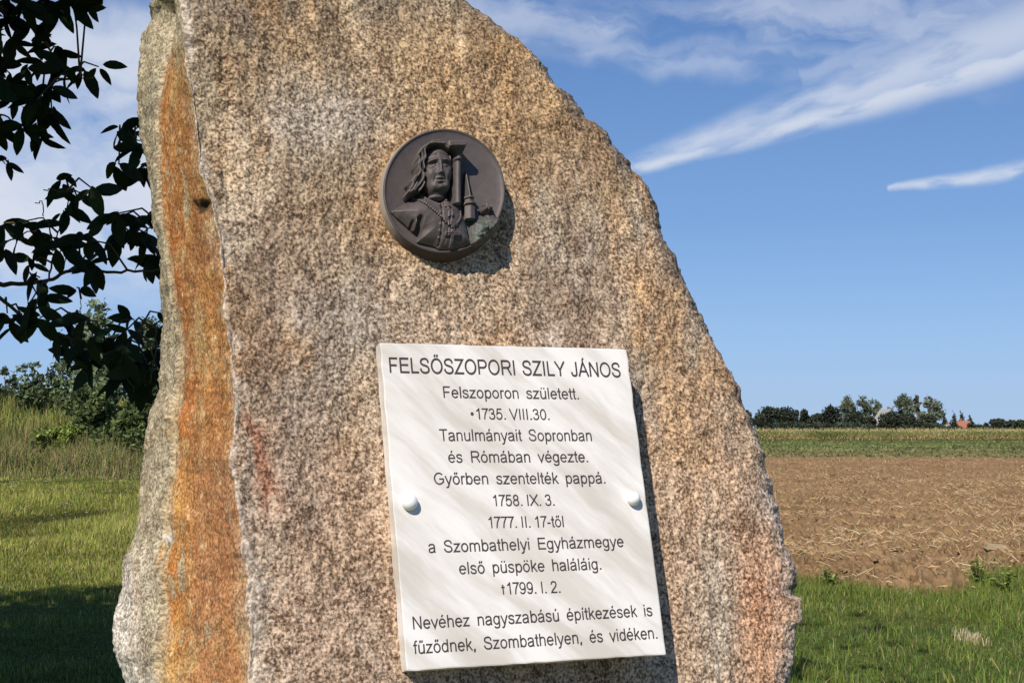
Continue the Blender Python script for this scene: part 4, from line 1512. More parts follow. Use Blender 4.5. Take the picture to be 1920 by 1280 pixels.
def build_maize():
    r = np.random.default_rng(44)
    n = 5200
    Y = np.where(r.random(n) < 0.55, r.uniform(206, 214, n), 206 + 190 * r.random(n) ** 1.3)
    X = Y * r.uniform(-0.02, 0.52, n)
    Z = terrain(X, Y)
    H = r.uniform(1.25, 1.65, n)
    packs, cols = [], []
    # stalk with broad arching leaves and a tassel
    k = 9
    base = np.repeat(np.stack([X, Y, Z], -1), k, 0)
    hh = np.repeat(H, k)
    lev = np.tile(np.linspace(0.12, 0.92, k), n)
    az = r.uniform(0, 2 * math.pi, n * k)
    ln = r.uniform(0.35, 0.75, n * k)
    wd = r.uniform(0.07, 0.15, n * k)
    p0 = base + np.stack([np.zeros(n * k), np.zeros(n * k), hh * lev * 0.9], -1)
    dh = np.stack([np.cos(az), np.sin(az), np.zeros(n * k)], -1)
    sd_ = np.stack([-np.sin(az), np.cos(az), np.zeros(n * k)], -1) * (wd / 2)[:, None]
    up = np.array([0, 0, 1.0])
    p1 = p0 + dh * (ln * 0.5)[:, None] + up * (0.26 * ln)[:, None]
    p2 = p0 + dh * ln[:, None] - up * (r.uniform(-0.1, 0.35, n * k) * ln)[:, None]
    V = np.stack([p0 - sd_ * 0.6, p0 + sd_ * 0.6, p1 - sd_, p1 + sd_, p2], 1).reshape(-1, 3)
    o = np.arange(n * k)[:, None] * 5
    f = [o + np.array([[0, 1, 3, 2]]), o + np.array([[2, 3, 4]])]
    dryness = np.clip(1.15 - 1.3 * lev + 0.5 * np.repeat(fbm(X / 6, Y / 6, 0, 3, 3), k) + r.normal(0, 0.25, n * k), 0, 1)[:, None]
    c = np.array([0.20, 0.235, 0.065]) * (1 - dryness) + np.array([0.64, 0.53, 0.23]) * dryness
    c *= 1 + r.normal(0, 0.2, (n * k, 1))
    packs.append((V, f)); cols.append(np.repeat(np.clip(c, 0.01, 0.7), 5, 0))
    st = blades(X, Y, H * 1.02, np.full(n, 0.05), vary((0.30, 0.27, 0.10), n, r, 0.15), 0.05, seed=8)
    packs.append(st[:2]); cols.append(st[2])
    for q in range(4):
        tz = Z + H * 0.92
        a1 = blades(X, Y, r.uniform(0.22, 0.36, n), np.full(n, 0.035), vary((0.62, 0.50, 0.25), n, r, 0.15), 0.6, z=tz, seed=20 + q)
        packs.append(a1[:2]); cols.append(a1[2])
    V, f = merge(packs)
    # regroup colours in the same vertex order
    ob = mk('maize_field', V, f, M_VEG, None, True, {'col': ('FLOAT_COLOR', np.concatenate(cols))})
    tag(ob, 'ripening yellow green maize crop in front of the far trees', 'maize', kind='stuff')


build_maize()


# ------------------------------------------------------------------ foliage
def leaf_template():
    # pointed oval leaf along +x, folded along the midrib, drooping tip
    t = np.array([0.0, 0.12, 0.30, 0.52, 0.75, 0.92, 1.0])
    w = np.array([0.0, 0.14, 0.235, 0.255, 0.185, 0.075, 0.0])
    z = -0.16 * t ** 2
    mid = np.stack([t, np.zeros(7), z], -1)
    lft = np.stack([t, w, z + 0.20 * w], -1)
    rgt = np.stack([t, -w, z + 0.20 * w], -1)
    V = np.concatenate([mid, lft[1:-1], rgt[1:-1]])
    fq, ft = [], []
    for i in range(1, 5):
        fq += [[i, i + 1, 7 + i, 6 + i], [i + 1, i, 11 + i, 12 + i]]
    ft += [[0, 1, 7], [1, 0, 12], [5, 6, 11], [6, 5, 16]]
    return V, np.array(fq), np.array(ft)


LV, LQ, LT = leaf_template()


def leaves(P, D, Up, S, col, wid=None):
    """P base points, D directions, Up leaf normals, S lengths"""
    D = D / np.linalg.norm(D, axis=1, keepdims=True)
    B = np.cross(Up, D)
    B /= np.linalg.norm(B, axis=1, keepdims=True) + 1e-9
    N = np.cross(D, B)
    wid = np.ones(len(P)) if wid is None else wid
    V = P[:, None] + S[:, None, None] * (LV[None, :, 0:1] * D[:, None] + LV[None, :, 1:2] * wid[:, None, None] * B[:, None] + LV[None, :, 2:3] * N[:, None])
    n, k = len(P), len(LV)
    o = np.arange(n)[:, None, None] * k
    return V.reshape(-1, 3), [(o + LQ[None]).reshape(-1, 4), (o + LT[None]).reshape(-1, 3)], np.repeat(col, k, 0)


def quads(P, S, col, r):
    """small leaf clumps: bent diamond faces of random attitude"""
    n = len(P)
    a = r.normal(0, 1, (n, 3)); a /= np.linalg.norm(a, axis=1, keepdims=True)
    b = np.cross(a, r.normal(0, 1, (n, 3))); b /= np.linalg.norm(b, axis=1, keepdims=True)
    c = np.cross(a, b)
    S = S[:, None]
    V = np.stack([P - a * S, P + b * S * 0.55 + c * S * 0.15, P + a * S, P - b * S * 0.55 + c * S * 0.15], 1).reshape(-1, 3)
    return V, [np.arange(4 * n).reshape(-1, 4)], np.repeat(col, 4, 0)


# ---- the near tree whose branches hang in from the left
CLUST = [(10, 18), (45, 22), (85, 12), (104, 18), (20, 55), (58, 58), (25, 95), (68, 92), (103, 108), (15, 135), (50, 138), (92, 128), (122, 140), (148, 146), (172, 146),
         (18, 172), (58, 172), (88, 176), (30, 202), (68, 206), (92, 214), (108, 228), (60, 232), (38, 248), (72, 268), (4, 248), (135, 12), (172, 14), (10, 306),
         (262, 232), (222, 256), (248, 262), (262, 290), (225, 318), (244, 320), (268, 326), (118, 352), (122, 372), (165, 362), (150, 372),
         (12, 430), (38, 455), (8, 470), (40, 428), (66, 430), (32, 500), (66, 470), (56, 512), (88, 462), (72, 535), (118, 408), (150, 395), (134, 420), (126, 470),
         (108, 480), (150, 456), (165, 462), (170, 482), (178, 500), (165, 512), (200, 440), (212, 448), (214, 418), (232, 408), (244, 420), (250, 452), (276, 428),
         (276, 462), (268, 500), (290, 500), (300, 516), (74, 568), (88, 586), (64, 596), (70, 618), (100, 618), (8, 610), (30, 614), (40, 606), (150, 556), (158, 604), (142, 612),
         (292, 596), (272, 604), (250, 612), (234, 624), (300, 622), (112, 640), (128, 664), (150, 668), (170, 648), (190, 676), (208, 660), (230, 676), (244, 668),
         (260, 686), (280, 694), (200, 690), (160, 694), (250, 712), (218, 716), (290, 670), (300, 700), (270, 730)]
TW = [  # twigs as pixel polylines with radii in pixels
    ([(-60, 540), (0, 532), (60, 531), (92, 524), (130, 508), (200, 508), (262, 509), (330, 500)], 5.5, 2.0),
    ([(-60, 520), (0, 560), (45, 597), (100, 625), (160, 642), (230, 640), (325, 590)], 4.0, 1.5),
    ([(330, 385), (298, 402), (266, 424), (216, 456), (130, 508)], 2.2, 3.6),
    ([(30, 418), (82, 405), (95, 432), (102, 470), (92, 524)], 1.4, 2.0),
    ([(-60, -10), (0, 12), (45, 44), (66, 60), (88, 88), (125, 150)], 4.2, 1.2),
    ([(-60, 190), (0, 214), (36, 236), (75, 275)], 2.6, 1.0),
    ([(-60, 150), (0, 170), (60, 170), (120, 150), (175, 146)], 3.6, 1.0),
    ([(330, 270), (262, 262), (225, 258)], 1.8, 0.9), ([(335, 320), (268, 318), (245, 322)], 1.6, 0.9),
    ([(82, 405), (80, 378), (66, 381)], 1.2, 0.9), ([(100, 470), (128, 378), (130, 356)], 1.6, 0.9), ([(82, 356), (128, 360)], 1.2, 1.0),
    ([(45, 597), (60, 560), (92, 524)], 1.8, 1.6), ([(160, 642), (152, 600), (152, 560)], 1.2, 0.8), ([(120, 632), (140, 615), (158, 606)], 1.2, 0.8),
    ([(130, 632), (150, 680), (165, 715)], 1.8, 0.8), ([(200, 642), (230, 690), (250, 735)], 1.8, 0.8), ([(290, 605), (292, 660), (280, 720)], 1.8, 0.8),
    ([(130, 10), (150, 6), (172, 14)], 1.0, 0.8), ([(-20, 300), (0, 300), (14, 310)], 1.2, 0.8),
    ([(-60, 455), (0, 460), (40, 440), (70, 430)], 2.6, 1.0), ([(240, 445), (290, 425), (330, 420)], 1.6, 1.2),
]


def build_near_tree():
    r = np.random.default_rng(5)
    base = np.array([-4.6, 6.2, 0.0])
    tree = empty('broadleaf_tree', base, 'dark leafy tree whose shaded branches hang in from the left', 'tree')
    # trunk
    pts = [base + np.array(p) for p in ((0, 0, -0.1), (0.02, 0, 0.4), (0.06, -0.05, 1.3), (0.1, -0.2, 2.4), (0.2, -0.4, 3.6), (0.3, -0.7, 5.0), (0.4, -0.9, 6.4))]
    V, f = tube_mesh(pts, [0.26, 0.19, 0.165, 0.15, 0.12, 0.08, 0.03], 12)
    mk('trunk', V, [f], M_BARK, tree)
    ctr = np.array([-3.7, 5.2, 5.0])
    limbs, cl_pts = [], []
    for k in range(16):
        a = k * 2.4 + r.uniform(-0.3, 0.3)
        z0 = r.uniform(2.3, 5.0)
        s = np.array([np.interp(z0, [2.4, 6.4], [-4.5, -4.2]), np.interp(z0, [2.4, 6.4], [6.0, 5.3]), z0])
        e = ctr + np.array([math.cos(a) * r.uniform(2.2, 3.8), math.sin(a) * r.uniform(2.0, 3.2), r.uniform(-0.6, 2.2)])
        m_ = (s + e) / 2 + np.array([0, 0, 0.5])
        V, f = tube_mesh([s, m_, e], [0.07, 0.045, 0.012], 7)
        limbs.append((V, [f]))
    V, f = merge(limbs)
    # limbs never cross the picture in the photo: keep those that stay outside it
    mk('limbs', V, f, M_BARK, tree)
    # twigs seen in the photo
    tw, TWP = [], []
    for P, r0, r1 in TW:
        P = np.array(P, float)
        t = np.linspace(0, 1, len(P))
        dep = 4.85 + 0.25 * np.sin(P[:, 0] / 70.0 + P[0, 1] / 90.0)
        W3 = at_y(P[:, 0], P[:, 1], dep)
        # refine
        tt = np.linspace(0, 1, 4 * len(P))
        W3 = np.stack([np.interp(tt, t, W3[:, i]) for i in range(3)], -1)
        W3[1:-1] += r.normal(0, 0.003, (len(W3) - 2, 3))
        TWP.append(W3)
        V, f = tube_mesh(W3, np.linspace(r0, r1, len(W3)) * 4.85 / F * 0.95, 6)
        tw.append((V, [f]))
    # the boughs that carry those twigs back to the trunk
    for (px, py) in ((-60, 540), (-60, 520), (-60, -10), (-60, 190), (-60, 150), (-60, 455)):
        e = at_y(np.float64(px), np.float64(py), 4.85 + 0.25 * math.sin(px / 70.0 + py / 90.0))
        s = base + np.array([0.1, -0.25, max(1.7, e[2] + 0.4)])
        V, f = tube_mesh([s, (s + e) / 2 + np.array([0, 0, 0.12]), e], [0.05, 0.03, 0.011], 7)
        tw.append((V, [f]))
    # leaves in view
    P, D, U, S, Wd = [], [], [], [], []
    TWP = np.concatenate(TWP)
    stalks = []
    for (px, py) in CLUST:
        dense = (py < 290 and px < 140) or py > 630
        n = r.integers(4, 7) if dense else r.integers(3, 5)
        if not dense and r.random() < 0.10: continue
        px, py = px + r.normal(0, 5), py + r.normal(0, 5)
        c = at_y(np.float64(px), np.float64(py - 14), 4.85 + r.uniform(-0.3, 0.3))
        k = np.argmin(((TWP - c) ** 2 * [1, 0.35, 1]).sum(1))
        dist = np.linalg.norm(TWP[k] - c)
        if dist > 0.02:
            V, f = tube_mesh([TWP[k], (TWP[k] + c) / 2 + [0, 0, min(0.04, 0.25 * dist)], c], [0.0042, 0.0034, 0.0026], 5)
            stalks.append((V, [f]))
        turn = r.normal(0, 0.45)
        for q in range(n):
            a = turn + (q / max(n - 1, 1) - 0.5) * r.uniform(1.7, 2.7) + r.normal(0, 0.15)
            d = np.array([math.sin(a), r.normal(0, 0.5), -math.cos(a) + 0.15])
            u = np.array([r.normal(0, 0.45) + 0.4 * math.sin(a), -1.0, r.normal(0.25, 0.5)])
            P.append(c + r.normal(0, 0.008, 3)); D.append(d); U.append(u)
            S.append(r.uniform(0.064, 0.120)); Wd.append(r.uniform(0.60, 0.90))
    V, f = merge(tw + stalks)
    mk('branches', V, f, M_BARK, tree)
    P, D, U, S, Wd = map(np.array, (P, D, U, S, Wd))
    col = vary((0.022, 0.036, 0.013), len(P), r, 0.2)  # darker than the rest of the crown: shade painted into the leaf colour
    a1 = leaves(P, D, U, S, col, Wd)
    # the rest of the crown, out of the picture: overhead and to the left
    n = 40000
    q = r.normal(0, 1, (n, 3)); q /= np.linalg.norm(q, axis=1, keepdims=True)
    rad = r.random(n) ** 0.45
    P = ctr + q * rad[:, None] * np.array([4.7, 3.9, 2.7]) * (1 + 0.12 * fbm(q[:, 0] * 2, q[:, 1] * 2, q[:, 2] * 2, 3, 2))[:, None]
    # inside the picture? (with a margin) -> drop
    dcam = P - CAM
    cy = dcam[:, 1] * math.cos(PITCH) + dcam[:, 2] * math.sin(PITCH)
    cz = -dcam[:, 1] * math.sin(PITCH) + dcam[:, 2] * math.cos(PITCH)
    pxx = 960 + F * dcam[:, 0] / cy
    pyy = 640 - F * cz / cy
    inside = (pxx > -25) & (pxx < 1945) & (pyy > -130)
    # would it shade the stone's face? follow the light to the stone's plane
    t = ((O - P) @ E3) / (L @ E3)
    hitp = uvw(P + t[:, None] * L)
    shade = (t > 0) & (hitp[:, 0] > -1.35) & (hitp[:, 0] < 1.0) & (hitp[:, 1] < 1.45)
    shade |= (t > -1.0) & (t < 0.6) & (hitp[:, 0] > -1.6) & (hitp[:, 0] < 0.9) & (hitp[:, 1] < 1.3)
    gx = P[:, 0] - L[0] / L[2] * P[:, 2]
    thin = (gx > 1.5) & (r.random(n) < 0.94)
    P = P[~inside & ~shade & ~thin]
    n = len(P)
    D = r.normal(0, 1, (n, 3)); D[:, 2] -= 0.6
    U = r.normal(0, 0.6, (n, 3)) + np.array([0, 0, 1])
    a2 = leaves(P, D, U, r.uniform(0.13, 0.21, n), vary((0.035, 0.06, 0.018), n, r, 0.25), r.uniform(0.9, 1.3, n))
    V, f = merge([a1[:2], a2[:2]])
    mk('crown', V, f, M_VEG, tree, True, {'col': ('FLOAT_COLOR', np.concatenate([a1[2], a2[2]]))})


build_near_tree()


# ---- far trees, houses
def crown_pts(lobes, n, r, shell=0.45):
    """lobes: rows (x,y,z, rx,ry,rz)"""
    lobes = np.asarray(lobes, float)
    vol = lobes[:, 3] * lobes[:, 4] * lobes[:, 5]
    k = r.choice(len(lobes), n, p=vol ** 0.8 / (vol ** 0.8).sum())
    q = r.normal(0, 1, (n, 3)); q /= np.linalg.norm(q, axis=1, keepdims=True)
    rad = r.random(n) ** shell
    return lobes[k, :3] + q * rad[:, None] * lobes[k, 3:], k


def far_tree(name, x0, x1, top, Y, kind, label, seed, col, cat='tree', group=None, base_px=None):
    r = np.random.default_rng(seed)
    m_px = Y / F
    xc = (0.5 * (x0 + x1) - 960) * m_px
    wd = (x1 - x0) * m_px
    zb = float(terrain(xc, Y))
    H = CAMH + (HZ - top) * m_px - zb
    t = empty(name, (xc, Y, zb), label, cat, group)
    org = np.array([xc, Y, zb])
    lobes = []
    trunk_top = H * 0.8
    if kind == 'round':
        for i in range(10):
            a = r.uniform(0, 2 * math.pi)
            rr = wd * 0.5 * r.uniform(0.1, 0.62)
            z = H * r.uniform(0.30, 0.80)
            s = wd * r.uniform(0.20, 0.32)
            lobes.append((math.cos(a) * rr, math.sin(a) * rr, z, s, s, min(s * 0.85, H * 0.22)))
        lobes.append((0, 0, H * 0.5, wd * 0.42, wd * 0.42, H * 0.46))
        n = int(900 + 160 * wd)
        sz = (0.28, 0.62)
    elif kind == 'loose':
        for i in range(15):
            a = r.uniform(0, 2 * math.pi)
            z = H * r.uniform(0.36, 0.96)
            spread = np.interp(z / H, [0.3, 0.6, 1.0], [0.40, 0.50, 0.28])
            rr = wd * spread * r.uniform(0.2, 1.0)
            s = wd * r.uniform(0.12, 0.235)
            lobes.append((math.cos(a) * rr, math.sin(a) * rr, z - s * 0.8, s, s, s * 0.85))
        lobes.append((0, 0, H * 0.93, wd * 0.14, wd * 0.14, H * 0.07))
        n = int(900 + 190 * wd)
        sz = (0.20, 0.50)
    elif kind == 'conifer':
        for i in range(9):
            f_ = i / 8
            s = wd * 0.62 * (1 - f_ * 0.9)
            lobes.append((r.normal(0, 0.04) * wd, r.normal(0, 0.04) * wd, H * (0.10 + 0.86 * f_), s, s, H * 0.085))
        n = int(700 + 60 * wd)
        sz = (0.16, 0.36)
    else:   # hedge: low and wide
        for i in range(12):
            x = r.uniform(-0.5, 0.5) * wd * 0.9
            s = wd * r.uniform(0.10, 0.18)
            h = H * r.uniform(0.55, 0.95)
            lobes.append((x, r.normal(0, 1.0), h * 0.5, s, 2.0, h * 0.52))
        n = int(800 + 130 * wd)
        sz = (0.22, 0.5)
        trunk_top = H * 0.5
    P, k = crown_pts(lobes, n, r, 0.42)
    P += r.normal(0, 1, P.shape) * (0.05 * wd if kind == 'loose' else 0.012 * wd)
    P[:, 2] = np.maximum(P[:, 2], 0.15)
    tone = 1 + 0.35 * np.random.default_rng(seed + 5).normal(0, 1, len(lobes))[k]
    c = np.clip(np.asarray(col) * np.clip(tone, 0.55, 1.7)[:, None] * (1 + r.normal(0, 0.2, (n, 1))), 0.006, 0.5)
    a1 = quads(P + org, r.uniform(sz[0], sz[1], n), c, r)
    mk('crown', a1[0], a1[1], M_VEG, t, True, {'col': ('FLOAT_COLOR', a1[2])})
    # trunk with limbs
    parts = []
    tr = max(0.12, H * 0.018)
    parts.append(tube_mesh([org, org + [0.1, 0, trunk_top * 0.5], org + [r.normal(0, 0.2), 0, trunk_top]], [tr * 1.3, tr, tr * 0.25], 7))
    for lb in lobes[:10]:
        p = np.array(lb[:3])
        s = np.array([0.05, 0, max(0.2, p[2] * 0.62)])
        parts.append(tube_mesh([org + s, org + (s + p) / 2 + [0, 0, 0.1 * H * 0.2], org + p], [tr * 0.45, tr * 0.3, tr * 0.1], 5))
    V, f = merge([(a, [b]) for a, b in parts])
    mk('trunk', V, f, M_BARK, t)
    return t


DK = (0.055, 0.068, 0.042)
MD = (0.048, 0.066, 0.028)
LT_ = (0.165, 0.190, 0.115)
G_T = 'trees along the far edge of the maize field'
FT = [
    ('round', 1410, 1462, 758, 405, DK, 'widest dark rounded tree at the left end of the far tree line'),
    ('round', 1448, 1502, 760, 412, DK, 'dark rounded tree joined to the right of the widest tree'),
    ('round', 1497, 1517, 764, 420, MD, 'narrow dark tree right of the wide dark pair'),
    ('round', 1512, 1546, 774, 410, DK, 'small low dark tree left of the domed tree'),
    ('round', 1536, 1584, 759, 408, DK, 'domed dark tree left of the tall airy trees'),
    ('loose', 1570, 1606, 742, 430, LT_, 'tall airy pale green tree, left of the tall group by the white house'),
    ('loose', 1598, 1640, 741, 426, LT_, 'broad airy light green tree in the tall group left of the house'),
    ('loose', 1628, 1660, 752, 428, LT_, 'shorter airy tree just left of the white house'),
    ('round', 1576, 1622, 768, 404, DK, 'low dark tree beneath the tall airy trees'),
    ('round', 1622, 1642, 780, 404, DK, 'small dark bush tree left of the white gable'),
    ('round', 1648, 1694, 768, 399, DK, 'dark round tree hiding the right half of the white house'),
    ('round', 1645, 1662, 790, 396, DK, 'small dark bush in front of the white gable'),
    ('hedge', 1408, 1560, 786, 399, DK, 'long dark undergrowth below the left end of the tree line'),
    ('hedge', 1545, 1640, 787, 398, DK, 'dark undergrowth left of the white gable'),
    ('hedge', 1668, 1770, 789, 398, DK, 'dark undergrowth right of the white house'),
    ('conifer', 1662, 1684, 761, 402, DK, 'dark pointed tree in front of the white house roof'),
    ('loose', 1674, 1714, 737, 430, LT_, 'tallest airy tree right of the white house'),
    ('round', 1676, 1720, 772, 404, DK, 'low dark tree below the tallest airy tree'),
    ('loose', 1710, 1728, 741, 436, (0.10, 0.10, 0.07), 'thin nearly bare tree between the two tall airy trees'),
    ('loose', 1720, 1764, 743, 428, LT_, 'spreading airy tree at the right end of the tall group'),
    ('round', 1720, 1758, 777, 404, DK, 'low dark tree under the spreading airy tree'),
    ('conifer', 1761, 1777, 775, 408, DK, 'single small spruce left of the spruce group'),
    ('conifer', 1778, 1797, 771, 410, DK, 'spruce at the left of the spruce group by the red roof'),
    ('conifer', 1793, 1810, 769, 420, DK, 'tallest spruce rising behind the red roof'),
    ('conifer', 1808, 1826, 777, 414, DK, 'shorter spruce right of the red roof'),
    ('hedge', 1740, 1800, 794, 398, DK, 'low dark hedge left of the red roofed house'),
    ('hedge', 1812, 1862, 790, 402, MD, 'low bushy hedge right of the red roofed house'),
    ('round', 1856, 1886, 784, 406, DK, 'dark rounded tree right of the low bushy hedge'),
    ('round', 1880, 1908, 785, 410, DK, 'dark rounded tree near the right edge of the view'),
    ('round', 1902, 1936, 787, 408, MD, 'low tree cut by the right edge of the view'),
    ('round', 1930, 1990, 784, 410, DK, None),
    ('round', 1360, 1412, 768, 412, DK, None), ('round', 1300, 1366, 762, 415, DK, None), ('hedge', 1200, 1310, 782, 412, MD, None),
]
for i, (kd, a, b, tp, Y, c, lb) in enumerate(FT):
    if lb is None: lb = ('dark tree beyond the right edge of the view' if a > 1900 else 'dark tree line hidden behind the stone')
    far_tree({'conifer': 'spruce_tree', 'hedge': 'hedge'}.get(kd, 'field_tree'), a, b, tp, Y, kd, lb, 300 + i, c,
             {'hedge': 'hedge'}.get(kd, 'tree'), G_T)


def box(x0, x1, y0, y1, z0, z1):
    V = np.array([(x, y, z) for z in (z0, z1) for (x, y) in ((x0, y0), (x1, y0), (x1, y1), (x0, y1))], float)
    f = np.array([(0, 3, 2, 1), (4, 5, 6, 7), (0, 1, 5, 4), (1, 2, 6, 5), (2, 3, 7, 6), (3, 0, 4, 7)])
    return V, f


def house(x0, x1, eave, ridge, Y, wall_c, roof_c, label, turn, name='house'):
    m_px = Y / F
    xc = (0.5 * (x0 + x1) - 960) * m_px
    w = (x1 - x0) * m_px
    zb = float(terrain(xc, Y))
    ze = CAMH + (HZ - eave) * m_px - zb
    zr = CAMH + (HZ - ridge) * m_px - zb
    h = empty(name, (xc, Y, zb), label, 'house')
    h.rotation_euler = (0, 0, turn)
    d = w * 1.3
    # gable body
    V = np.array([(-w / 2, -d / 2, 0), (w / 2, -d / 2, 0), (w / 2, d / 2, 0), (-w / 2, d / 2, 0),
                  (-w / 2, -d / 2, ze), (w / 2, -d / 2, ze), (w / 2, d / 2, ze), (-w / 2, d / 2, ze), (0, -d / 2, zr), (0, d / 2, zr)])
    q = np.array([(1, 2, 6, 5), (3, 0, 4, 7), (0, 1, 5, 4), (2, 3, 7, 6)])
    tr = np.array([(4, 5, 8), (6, 7, 9)])
    z3 = np.zeros(3)
    mk('wall', V, [q, tr], wall_c, h, False, origin=z3)
    o = 0.35
    th = 0.18
    R = []
    for s in (-1, 1):
        sl = (zr - ze) / (w / 2)
        ex = s * (w / 2 + o)
        ez = ze - o * sl
        a = np.array([(0, -d / 2 - o, zr + 0.03), (ex, -d / 2 - o, ez + 0.03), (ex, d / 2 + o, ez + 0.03), (0, d / 2 + o, zr + 0.03)])
        b = a + np.array([0, 0, th])
        R.append((np.concatenate([a, b]), [np.array([(0, 1, 2, 3), (4, 5, 6, 7), (0, 1, 5, 4), (1, 2, 6, 5), (2, 3, 7, 6)])]))
    Vr, fr = merge(R)
    roof = mk('roof', Vr, fr, roof_c, h, False, origin=z3)
    Vc, fc = box(w * 0.12, w * 0.12 + 0.6, 0.2, 0.8, zr - 1.0, zr + 0.9)
    mk('chimney', Vc, [fc], plain('chimney_brick', (0.25, 0.13, 0.09), 0.9, 0.2, 3), roof, False, origin=z3)
    for xx in (-w * 0.22, w * 0.16):
        Vw, fw = box(xx - 0.5, xx + 0.5, -d / 2 - 0.04, -d / 2 + 0.02, ze * 0.35, ze * 0.35 + 1.2)
        mk('window', Vw, [fw], plain('window_glass', (0.05, 0.06, 0.07), 0.2, 0.1, 3), h, False, origin=z3)
    return h


MW = plain('white_render', (0.66, 0.62, 0.56), 0.9, 0.08, 2)
MRED = plain('red_roof_tiles', (0.34, 0.135, 0.085), 0.85, 0.15, 4)
MGREYR = plain('pale_roof_tiles', (0.42, 0.39, 0.36), 0.85, 0.15, 4)
house(1640, 1680, 797, 768, 416, MW, MGREYR, 'white gabled house half hidden among the far trees', 0.12)
house(1793, 1814, 801, 790, 412, MW, MRED, 'small house with a red tiled roof below the spruces', 1.2)
house(1766, 1779, 802, 797, 400, MW, MGREYR, 'small pale shed left of the red roofed house', 0.1, 'shed')


# ---- shrubs and young trees on the left, behind the dry grass
def shrub(name, px, Y, top, wpx, label, seed, col, kind='bush', n=2600, sz=(0.05, 0.12), cat='shrub'):
    r = np.random.default_rng(seed)
    n = int(n * 2.0)
    m_px = Y / F
    xc = (px - 960) * m_px
    zb = float(terrain(xc, Y))
    H = CAMH + (HZ - top) * m_px - zb
    wd = wpx * m_px
    t = empty(name, (xc, Y, zb), label, cat)
    org = np.array([xc, Y, zb])
    lobes, parts = [], []
    ns = 8 if kind == 'bush' else 5
    for i in range(ns):
        a = r.uniform(0, 2 * math.pi)
        rr = wd * 0.5 * r.uniform(0.2, 1.0)
        h = H * (r.uniform(0.55, 0.95) if i else 1.0)
        if i == 0: rr *= 0.15
        e = np.array([math.cos(a) * rr, math.sin(a) * rr, h])
        parts.append(tube_mesh([org + [r.normal(0, 0.05), 0, -0.05], org + e * [0.4, 0.4, 0.5], org + e], [0.035, 0.025, 0.006], 5))
        m_ = 9 if kind == 'bush' else 12
        for q in range(m_):
            f_ = r.uniform(0.18 if kind == 'bush' else 0.3, 1.0)
            p = e * [0.4 + 0.6 * f_, 0.4 + 0.6 * f_, f_] + r.normal(0, 1, 3) * wd * np.array([0.10, 0.10, 0.06]) * (1.15 - f_)
            s = wd * (r.uniform(0.07, 0.16) if kind == 'bush' else r.uniform(0.06, 0.13)) * (1.2 - 0.7 * f_)
            lobes.append((*p, s, s, s * 0.8))
    P, k = crown_pts(lobes, n, r, 0.5)
    P += r.normal(0, 1, P.shape) * (0.055 if kind == 'tree' else 0.03) * wd * r.random((len(P), 1))
    P[:, 2] = np.maximum(P[:, 2], 0.02)
    tone = np.clip(1 + 0.3 * r.normal(0, 1, len(lobes)), 0.5, 1.7)[k]
    c = np.clip(np.asarray(col) * tone[:, None] * (1 + r.normal(0, 0.2, (n, 1))), 0.006, 0.5)
    c = np.clip(c * 1.55, 0, 0.5)
    a1 = quads(P + org, r.uniform(sz[0], sz[1], n), c, r)
    mk('foliage', a1[0], a1[1], M_VEG, t, True, {'col': ('FLOAT_COLOR', a1[2])})
    V, f = merge([(a, [b]) for a, b in parts])
    mk('stems', V, f, M_BARK, t)


SG = (0.085, 0.110, 0.040)
shrub('young_tree', 196, 54, 566, 190, 'slender young tree with feathery top behind the hanging branches', 1, (0.125, 0.155, 0.085), 'tree', 5200, (0.06, 0.15), 'tree')
shrub('young_tree', 275, 56, 590, 150, 'young tree close to the stone behind the hanging leaves', 2, (0.105, 0.132, 0.070), 'tree', 4600, (0.05, 0.13), 'tree')
shrub('shrub', 100, 57, 655, 150, 'airy pale green shrub below the left branches', 3, (0.080, 0.105, 0.045), 'bush', 2200, (0.06, 0.14))
shrub('shrub', 185, 52.5, 720, 190, 'dense green shrub under the hanging leaf clump', 4, SG, 'bush', 5200, (0.06, 0.15))
shrub('shrub', 285, 51.5, 690, 170, 'dark green shrub beside the left edge of the stone', 5, (0.060, 0.082, 0.030), 'bush', 5200, (0.06, 0.15))
shrub('shrub', 12, 60, 690, 120, 'grey green shrub on the horizon at the far left', 6, (0.070, 0.090, 0.055), 'bush', 2200, (0.07, 0.16))
shrub('shrub', 118, 51, 790, 120, 'low yellow green bush in front of the weedy bank', 7, (0.120, 0.150, 0.035), 'bush', 2600, (0.05, 0.12))
shrub('shrub', 240, 50.5, 775, 160, 'low dark bush behind the white flowering weeds', 9, (0.075, 0.098, 0.032), 'bush', 4200, (0.06, 0.14))
shrub('shrub', 380, 52, 690, 170, 'green shrub mostly hidden behind the stone', 10, SG, 'bush', 3800, (0.06, 0.15))
shrub('shrub', -90, 54, 740, 170, 'green shrub just beyond the left edge of the view', 11, SG, 'bush', 3000, (0.06, 0.15))


